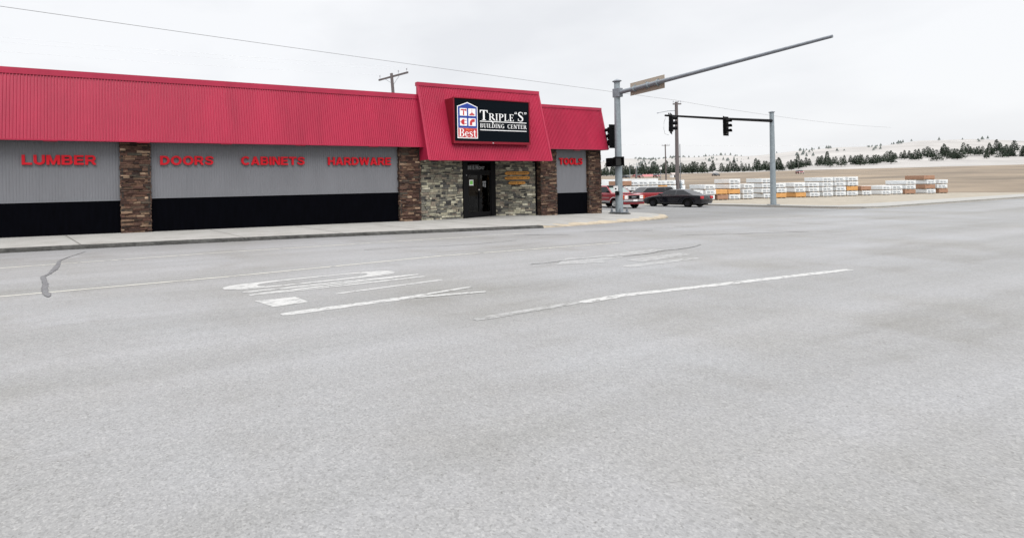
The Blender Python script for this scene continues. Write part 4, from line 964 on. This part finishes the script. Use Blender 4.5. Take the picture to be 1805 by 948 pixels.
q = MB(); q.hexa([(.55, -.70, 1.70), (.38, -.72, 1.70), (.38, .72, 1.70), (.55, .70, 1.70), (.52, -.70, 1.755), (.30, -.70, 1.80), (.30, .70, 1.80), (.52, .70, 1.755)]); q.build('sun_visor', M['black_plastic'], tk, bevel=.01)
q = MB(); q.box(2.335, -.92, .70, 2.36, .92, 1.02); q.build('front_panel', M['truck_red'], tk)
q = MB(); q.box(2.36, -.46, .735, 2.385, .46, 1.01); gl = q.build('grille', M['grille'], tk)
q = MB()
for y0, z0, y1, z1 in ((-.50, .715, .50, .735), (-.50, 1.01, .50, 1.03), (-.50, .735, -.46, 1.01), (.46, .735, .50, 1.01)): q.box(2.36, y0, z0, 2.40, y1, z1)
q.build('chrome_surround', M['chrome'], gl)
for mb in word('GMC', lambda u, v, d: (2.386+d, u, v), -.20, .20, .83, .93, 0, .012, .03, .1): mb.build('letter', M['silver'], gl)
for sgn_ in (-1, 1):
    for z0, z1 in ((.745, .86), (.885, 1.0)):
        q = MB(); q.box(2.36, min(sgn_*.52, sgn_*.80), z0, 2.39, max(sgn_*.52, sgn_*.80), z1); q.build('headlight', M['lamp_clear'], tk, bevel=.008)
    q = MB(); q.box(2.25, min(sgn_*.82, sgn_*.935), .745, 2.388, max(sgn_*.82, sgn_*.935), 1.0); q.build('turn_signal', M['lamp_amber'], tk, bevel=.01)
q = MB(); q.prism([(2.38, -.90), (2.50, -.70), (2.52, 0), (2.50, .70), (2.38, .90), (2.10, .97), (2.08, .93), (2.30, .86), (2.30, -.86), (2.08, -.93), (2.10, -.97)], lambda u, v, d: (u, v, d), .535, .675); q.build('front_bumper', M['chrome'], tk, bevel=.02, smooth=40)
q = MB(); q.box(2.20, -.88, .33, 2.42, .88, .53); q.build('lower_valance', M['truck_red'], tk, bevel=.04)
q = MB(); q.box(2.523, -.17, .56, 2.535, .17, .70); q.build('licence_plate', M['plate'], tk)
for sgn_ in (-1, 1):
    q = MB(); q.box(-.93, min(sgn_*.95, sgn_*.985), .43, .92, max(sgn_*.95, sgn_*.985), .60); q.build('rocker_panel', M['trim_grey'], tk, bevel=.01)
    q = MB(); q.box(-2.2, min(sgn_*.955, sgn_*.978), .82, .90, max(sgn_*.955, sgn_*.978), .855); q.build('side_moulding', M['chrome'], tk)
    for cx in (wf, wr):
        q = MB(); a1 = arch(cx, RW, .475, .47, 12); a2 = arch(cx, RW, .515, .47, 12)
        for k in range(12): q.hexa([(a1[k][0], sgn_*.94, a1[k][1]), (a2[k][0], sgn_*.94, a2[k][1]), (a2[k+1][0], sgn_*.94, a2[k+1][1]), (a1[k+1][0], sgn_*.94, a1[k+1][1]), (a1[k][0], sgn_*.985, a1[k][1]), (a2[k][0], sgn_*.98, a2[k][1]), (a2[k+1][0], sgn_*.98, a2[k+1][1]), (a1[k+1][0], sgn_*.985, a1[k+1][1])])
        q.build('arch_trim', M['chrome'], tk)
        wheel(tk, cx, sgn_*.84, RW, .25, M['rim'], sgn_)
    mirror(tk, .82, sgn_*.92, 1.22, M['black_plastic'])
    for hx in (.05, -1.0):
        q = MB(); q.box(hx-.1, min(sgn_*.955, sgn_*.98), 1.03, hx+.1, max(sgn_*.955, sgn_*.98), 1.07); q.build('door_handle', M['black_plastic'], tk)
q = MB(); q.box(-2.2, -.6, .30, 2.1, .6, .46); q.build('chassis', M['black_plastic'], tk)
th = math.atan2(-.97, -.24); hd = Vector((math.cos(th), math.sin(th), 0)); mid = Vector((36.85, 27.44, 0)); ctr = mid-hd*wf
tk.location = (ctr.x, ctr.y, gr(ctr.x)); tk.rotation_euler = (0, 0, th)

# black sedan
sd = empty('parked_sedan'); tag(sd, 'black four-door sedan seen from its left side at the side street', 'sedan')
L_ = 4.75; wf, wr, RW = 1.38, -1.38, .325
ol = [(2.28, .30), (2.36, .42), (2.34, .56), (2.20, .69), (1.85, .79), (1.4, .87), (1.0, .93), (-1.7, .98), (-2.28, .96), (-2.36, .80), (-2.38, .48), (-2.30, .28)]
ol += arch(wr, RW, .385, .24)[::-1]+arch(wf, RW, .385, .24)[::-1]
shell('body', ol, .90, M['car_black'], sd, L_, .06, .16, .10)
cabin(sd, M['car_black'], 1.15, -1.85, .15, -.95, .92, 1.42, .83, .60, pillars=(.52,))
for sgn_ in (-1, 1):
    for cx in (wf, wr): wheel(sd, cx, sgn_*.80, RW, .21, M['rim_dark'], sgn_)
    mirror(sd, .72, sgn_*.86, .96, M['car_black'])
    q = MB(); q.hexa([(2.22, sgn_*.52, .52), (2.02, sgn_*.80, .54), (1.92, sgn_*.80, .54), (2.1, sgn_*.5, .52), (2.20, sgn_*.52, .665), (1.98, sgn_*.80, .70), (1.88, sgn_*.78, .72), (2.08, sgn_*.5, .69)]); q.build('headlight', M['lamp_clear'], sd, bevel=.01)
    q = MB(); q.box(-2.39, min(sgn_*.45, sgn_*.80), .68, -2.30, max(sgn_*.45, sgn_*.80), .88); q.build('tail_light', M['logo_red'], sd, bevel=.02)
    q = MB(); q.box(-1.6, min(sgn_*.84, sgn_*.853), .932, 1.02, max(sgn_*.84, sgn_*.853), .952); q.build('window_trim', M['chrome'], sd)
    for hx in (.0, -.95):
        q = MB(); q.box(hx-.09, min(sgn_*.865, sgn_*.895), .80, hx+.09, max(sgn_*.865, sgn_*.895), .83); q.build('door_handle', M['car_black'], sd, bevel=.006)
q = MB(); q.box(-2.1, -.6, .18, 2.1, .6, .30); q.build('chassis', M['black_plastic'], sd)
sd.location = (42.48, 28.42-wf*1.0, gr(42.5)); sd.rotation_euler = (0, 0, R(92))

# dark red sport utility vehicle beyond the sedan
sv = empty('parked_car'); tag(sv, 'dark red sport utility vehicle with black windows parked beyond the black sedan', 'car')
L_ = 4.5; wf, wr, RW = 1.35, -1.35, .35
ol = [(2.2, .45), (2.26, .6), (2.22, .95), (1.1, 1.06), (-2.2, 1.06), (-2.26, .9), (-2.26, .45)]+arch(wr, RW, .42, .36)[::-1]+arch(wf, RW, .42, .36)[::-1]
shell('body', ol, .9, M['truck_red'], sv, L_, .05, .08)
cabin(sv, M['car_black'], 1.15, -2.2, .55, -1.95, 1.05, 1.62, .86, .70, pillars=(.4, .72))
for sgn_ in (-1, 1):
    for cx in (wf, wr): wheel(sv, cx, sgn_*.8, RW, .22, M['rim_dark'], sgn_)
    q = MB(); q.box(2.19, min(sgn_*.5, sgn_*.82), .74, 2.25, max(sgn_*.5, sgn_*.82), .90); q.build('headlight', M['lamp_clear'], sv, bevel=.01)
q = MB(); q.box(2.2, -.84, .42, 2.30, .84, .58); q.build('front_bumper', M['chrome'], sv, bevel=.02)
sv.location = (49.1, 34.0, gr(49)); sv.rotation_euler = (0, 0, math.atan2(.41, -.91))

# ================================================================= LUMBER YARD
def bundle_proto(m, name):
    t = empty(name)
    q = MB(); q.box(-.6, -1.2, .09, .6, 1.2, .56); q.build('wrapped_pack', m, t, bevel=.02)
    q = MB()
    for x0, x1, z0, z1 in ((-.44, -.12, .30, .37), (-.02, .30, .30, .37), (-.40, -.1, .2, .235), (.0, .44, .2, .235)): q.box(x0, -1.206, z0, x1, -1.201, z1)
    if m is M['wrap']: q.build('printed_mark', M['wrap_print'], t)
    for x in (-.5, 0, .5):
        q = MB(); q.box(x-.05, -1.18, 0, x+.05, 1.18, .09); q.build('bearer', M['bearer'], t)
    return t
protos = {k: bundle_proto(M[k], 'lumber_bundle') for k in ('wrap', 'lumber', 'lumber_brown')}
used = set()
def put(kind, loc, rz, label, group):
    o = protos[kind] if kind not in used else copy_tree(protos[kind]); used.add(kind)
    o.location = loc; o.rotation_euler = (0, 0, rz); tag(o, label, 'lumber', group)
fwv = Vector((math.sin(PSI), math.cos(PSI), 0)); rv = Vector((math.cos(PSI), -math.sin(PSI), 0))
def cam_at(px, dep): return rv*((px-600)/900*dep)+fwv*dep
order = ['leftmost', 'second', 'third', 'fourth', 'fifth', 'sixth', 'rightmost']
tier = ['bottom', 'second from the ground', 'third from the ground', 'topmost']
rzs = -PSI-R(36)
ax = Vector((math.cos(rzs), math.sin(rzs), 0))
s0 = cam_at(1088, 55)
rnd = random.Random(8)
ncol = 7
for c_ in range(ncol):
    base = cam_at(1092+c_*15.6, 55+c_*.55)
    for t_ in range(4):
        kind = 'lumber' if (c_ == 4 and t_ in (2,)) else 'lumber_brown' if (c_ == 0 and t_ == 3) else 'wrap'
        word_ = {'wrap': 'white wrapped', 'lumber': 'unwrapped orange', 'lumber_brown': 'weathered brown'}[kind]
        p = base+ax*rnd.uniform(-.04, .04); z = gr(50)+.0+.57*t_
        put(kind, (p.x, p.y, z), -PSI+R(rnd.uniform(-2, 2)), f'{word_} lumber bundle, {tier[t_]} in the {order[c_]} stack behind the parked cars', 'lumber bundles stacked in the yard')
# longer wrapped packs behind
def longpack(px0, px1, d0, d1, z0, z1, label, m, nrow):
    a, b_ = cam_at(px0, d0), cam_at(px1, d1); ln = (b_-a).length; t = empty('timber_pack', (a+b_)/2+Vector((0, 0, z0)), math.atan2((b_-a).y, (b_-a).x)); tag(t, label, 'lumber', 'long wrapped timber packs')
    h = (z1-z0)/nrow
    for k in range(nrow):
        q = MB(); q.box(-ln/2, -.6, k*h+.08, ln/2, .6, (k+1)*h); q.build('wrapped_pack', m, t, bevel=.02)
        n = max(3, int(ln/1.6))
        for i2 in range(n+1): x = -ln/2+.3+(ln-.6)*i2/n; q = MB(); q.box(x-.05, -.58, k*h, x+.05, .58, k*h+.08); q.build('bearer', M['bearer'], t)
longpack(1030, 1088, 60, 62, -.4, 2.12, 'long white wrapped timber pack directly behind the red truck cab', M['wrap'], 3)
longpack(1091, 1152, 62, 65, -.4, 2.14, 'long white wrapped timber pack right of the signal pole behind the bundles', M['wrap'], 3)
ordn = ['first', 'second', 'third', 'fourth', 'fifth', 'sixth', 'seventh', 'eighth', 'ninth', 'tenth', 'eleventh', 'twelfth', 'thirteenth', 'fourteenth', 'fifteenth', 'sixteenth', 'seventeenth', 'last']
rk = random.Random(31); yard = []; px = 1216
for k in range(18):
    n_ = rk.choice((2, 3, 3, 4, 4)); yard.append((px, 56+k*.55+rk.uniform(-.3, .3), n_, ''.join(rk.choice('wwwwwwlb') for _ in range(n_)))); px += rk.choice((21.5, 22.5, 24, 34))
for c_, (px, d, n_, kinds) in enumerate(yard):
    base = cam_at(px, d)
    for t_ in range(n_):
        kind = {'w': 'wrap', 'l': 'lumber', 'b': 'lumber_brown'}[kinds[t_]]
        word_ = {'wrap': 'white wrapped', 'lumber': 'unwrapped orange', 'lumber_brown': 'weathered brown'}[kind]
        put(kind, (base.x, base.y, gr(50)+.57*t_), -PSI+R(rnd.uniform(-6, 6)), f'{word_} lumber bundle, {tier[t_] if t_ < n_-1 or n_ == 4 else "uppermost"} in open yard stack {ordn[c_]} from the pole', 'lumber bundles stacked in the yard')
# distant shed with a dull red roof
sh = empty('shed', (286, 200, 3.2), math.atan2(-4.4, 9.7)); tag(sh, 'long low distant shed with dull red roof before the pines', 'shed')
q = MB(); q.box(-6, -3, -1, 6, 3, 1.6); q.build('wall', M['shedwall'], sh)
q = MB(); q.prism([(-3.4, 1.5), (3.4, 1.5), (0, 2.9)], lambda u, v, d: (d, u, v), -6.4, 6.4); q.build('roof', M['shedred'], sh)
q = MB(); q.box(-2, -3.05, -.4, 1, -3.005, 1.2); q.build('door', M['dark'], sh)

q = None
for px, d, src, lab in ((1128, 240, sv, 'tiny distant dark red vehicle beside the red roofed shed'), (1104, 250, sd, 'tiny distant black car left of the red roofed shed'), (1158, 235, sv, 'tiny distant dark red vehicle right of the red roofed shed'), (1262, 230, sd, 'tiny distant black car in the open field at right'), (1410, 220, sv, 'tiny distant dark red vehicle in the open field at far right')):
    o = copy_tree(src); p = cam_at(px, d); o.location = (p.x, p.y, gr(p.x)-.02+rise(p.x, p.y)); o.rotation_euler = (0, 0, R(d)); tag(o, lab, 'car')
p = cam_at(1187, 210); cbn = empty('cabin_house', (p.x, p.y, gr(p.x)+rise(p.x, p.y)), -PSI); tag(cbn, 'tiny distant white cabin with dark roof right of the slender pole', 'house')
q = MB(); q.box(-.9, -.8, -.4, .9, .8, 1.3); q.build('wall', M['white'], cbn)
q = MB(); q.prism([(-1.0, 1.25), (1.0, 1.25), (0, 1.9)], lambda u, v, d: (d, u, v), -1.05, 1.05); q.build('roof', M['shedwall'], cbn)
q = MB(); q.box(-.2, -.83, -.4, .25, -.805, .9); q.build('door', M['dark'], cbn)

# ================================================================= TREES
def pine(seed, h, wd, m, dense=420):
    r = random.Random(seed); t = empty('pine_tree')
    q = MB(); q.tube([(0, 0, -.8), (r.uniform(-.1, .1), r.uniform(-.1, .1), h*.5), (0, 0, h*.97)], [h*.022, h*.014, .02], 7)
    for k in range(9):
        z = h*(.18+.08*k); a = r.uniform(0, 6.28); l = wd*(1-z/h)*.8; q.tube([(0, 0, z), (l*math.cos(a), l*math.sin(a), z+l*.12)], [.05, .015], 4)
    q.build('trunk', M['bark'], t)
    q = MB(); lob = [(r.uniform(0, 6.28), r.uniform(.7, 1.2)) for _ in range(5)]
    for k in range(dense):
        f = r.random()**1.25; z = h*(.13+.87*f); a = r.uniform(0, 6.28)
        env = wd*(1-f)**.72*(1+.28*math.sin(f*34+a*1.3+seed))*(.75+.35*math.sin(a*2+lob[0][0]))+.06*h*.3
        rr = env*math.sqrt(r.uniform(.1, 1)); p = Vector((rr*math.cos(a), rr*math.sin(a), z-rr*.15))
        s_ = h*.045*r.uniform(.6, 1.5)*(1.15-f*.6); d = Vector((math.cos(a), math.sin(a), r.uniform(-.5, .3))).normalized(); e = Vector((-math.sin(a), math.cos(a), r.uniform(-.5, .5))).normalized(); u = d.cross(e)
        q.face([p-e*s_, p+d*s_*1.5-u*s_*.3, p+e*s_]); q.face([p-u*s_*.7, p+d*s_*1.2+e*s_*.3, p+u*s_*.7])
    q.build('crown', m, t); return t
rnd = random.Random(21)
prs = [pine(s_, h, w_, M['pine']) for s_, h, w_ in ((1, 9.5, 2.6), (2, 8.2, 3.0), (3, 10.6, 2.9), (4, 7.2, 2.5), (5, 9.0, 3.6))]
first = [True]*5
def plant(x, y, scl, k, label, group):
    o = prs[k] if first[k] else copy_tree(prs[k]); first[k] = False
    o.location = (x, y, gr(x)-.03+rise(x, y)); o.scale = (scl*rnd.uniform(.9, 1.15), scl*rnd.uniform(.9, 1.15), scl); o.rotation_euler = (0, 0, rnd.uniform(0, 6.28)); tag(o, label, 'pine tree', group)
px = 1052
while px < 1860:
    if rnd.random() < (.95 if px < 1230 else .8):
        d = rnd.uniform(385, 450); p = cam_at(px, d)
        plant(p.x, p.y, rnd.uniform(.62, 1.12), rnd.randrange(5), 'dark green pine in the distant row below the pale hill', 'pines in the distant row')
    px += rnd.uniform(2.0, 4.6) if px < 1230 else rnd.uniform(2.6, 6.5)
plant(*cam_at(1100, 300).xy, .72, 2, 'dark pine standing nearer than the distant row, just right of the signal pole', None)
# bare shrubs in the dry field
def shrub(px, d, h, label):
    r = random.Random(int(px)); p = cam_at(px, d); t = empty('bare_shrub', (p.x, p.y, gr(p.x)-.03+rise(p.x, p.y))); tag(t, label, 'shrub')
    q = MB(); q.tube([(0, 0, -.2), (0, 0, h*.5)], [.06, .03], 6)
    q.build('trunk', M['bark'], t); q = MB()
    for k in range(150):
        a = r.uniform(0, 6.28); z = h*r.uniform(.3, 1); rr = h*.35*math.sqrt(r.random())*(1.1-abs(z/h-.6)); pp = Vector((rr*math.cos(a), rr*math.sin(a), z)); s_ = h*.06
        d1 = Vector((r.uniform(-1, 1), r.uniform(-1, 1), r.uniform(-.3, 1))).normalized()*s_; d2 = Vector((r.uniform(-1, 1), r.uniform(-1, 1), 0)).normalized()*s_*.6
        q.face([pp-d2, pp+d1*1.6, pp+d2])
    q.build('crown', M['twig'], t)
shrub(1161, 110, 2.0, 'small dark bare shrub in the tan field left of the slender pole')
shrub(1186, 112, .9, 'low dark shrub in the tan field beside the tall wooden pole')
shrub(1173, 116, .7, 'low dark shrub at the foot of the slender pole')
# far wood on the hill, one mass
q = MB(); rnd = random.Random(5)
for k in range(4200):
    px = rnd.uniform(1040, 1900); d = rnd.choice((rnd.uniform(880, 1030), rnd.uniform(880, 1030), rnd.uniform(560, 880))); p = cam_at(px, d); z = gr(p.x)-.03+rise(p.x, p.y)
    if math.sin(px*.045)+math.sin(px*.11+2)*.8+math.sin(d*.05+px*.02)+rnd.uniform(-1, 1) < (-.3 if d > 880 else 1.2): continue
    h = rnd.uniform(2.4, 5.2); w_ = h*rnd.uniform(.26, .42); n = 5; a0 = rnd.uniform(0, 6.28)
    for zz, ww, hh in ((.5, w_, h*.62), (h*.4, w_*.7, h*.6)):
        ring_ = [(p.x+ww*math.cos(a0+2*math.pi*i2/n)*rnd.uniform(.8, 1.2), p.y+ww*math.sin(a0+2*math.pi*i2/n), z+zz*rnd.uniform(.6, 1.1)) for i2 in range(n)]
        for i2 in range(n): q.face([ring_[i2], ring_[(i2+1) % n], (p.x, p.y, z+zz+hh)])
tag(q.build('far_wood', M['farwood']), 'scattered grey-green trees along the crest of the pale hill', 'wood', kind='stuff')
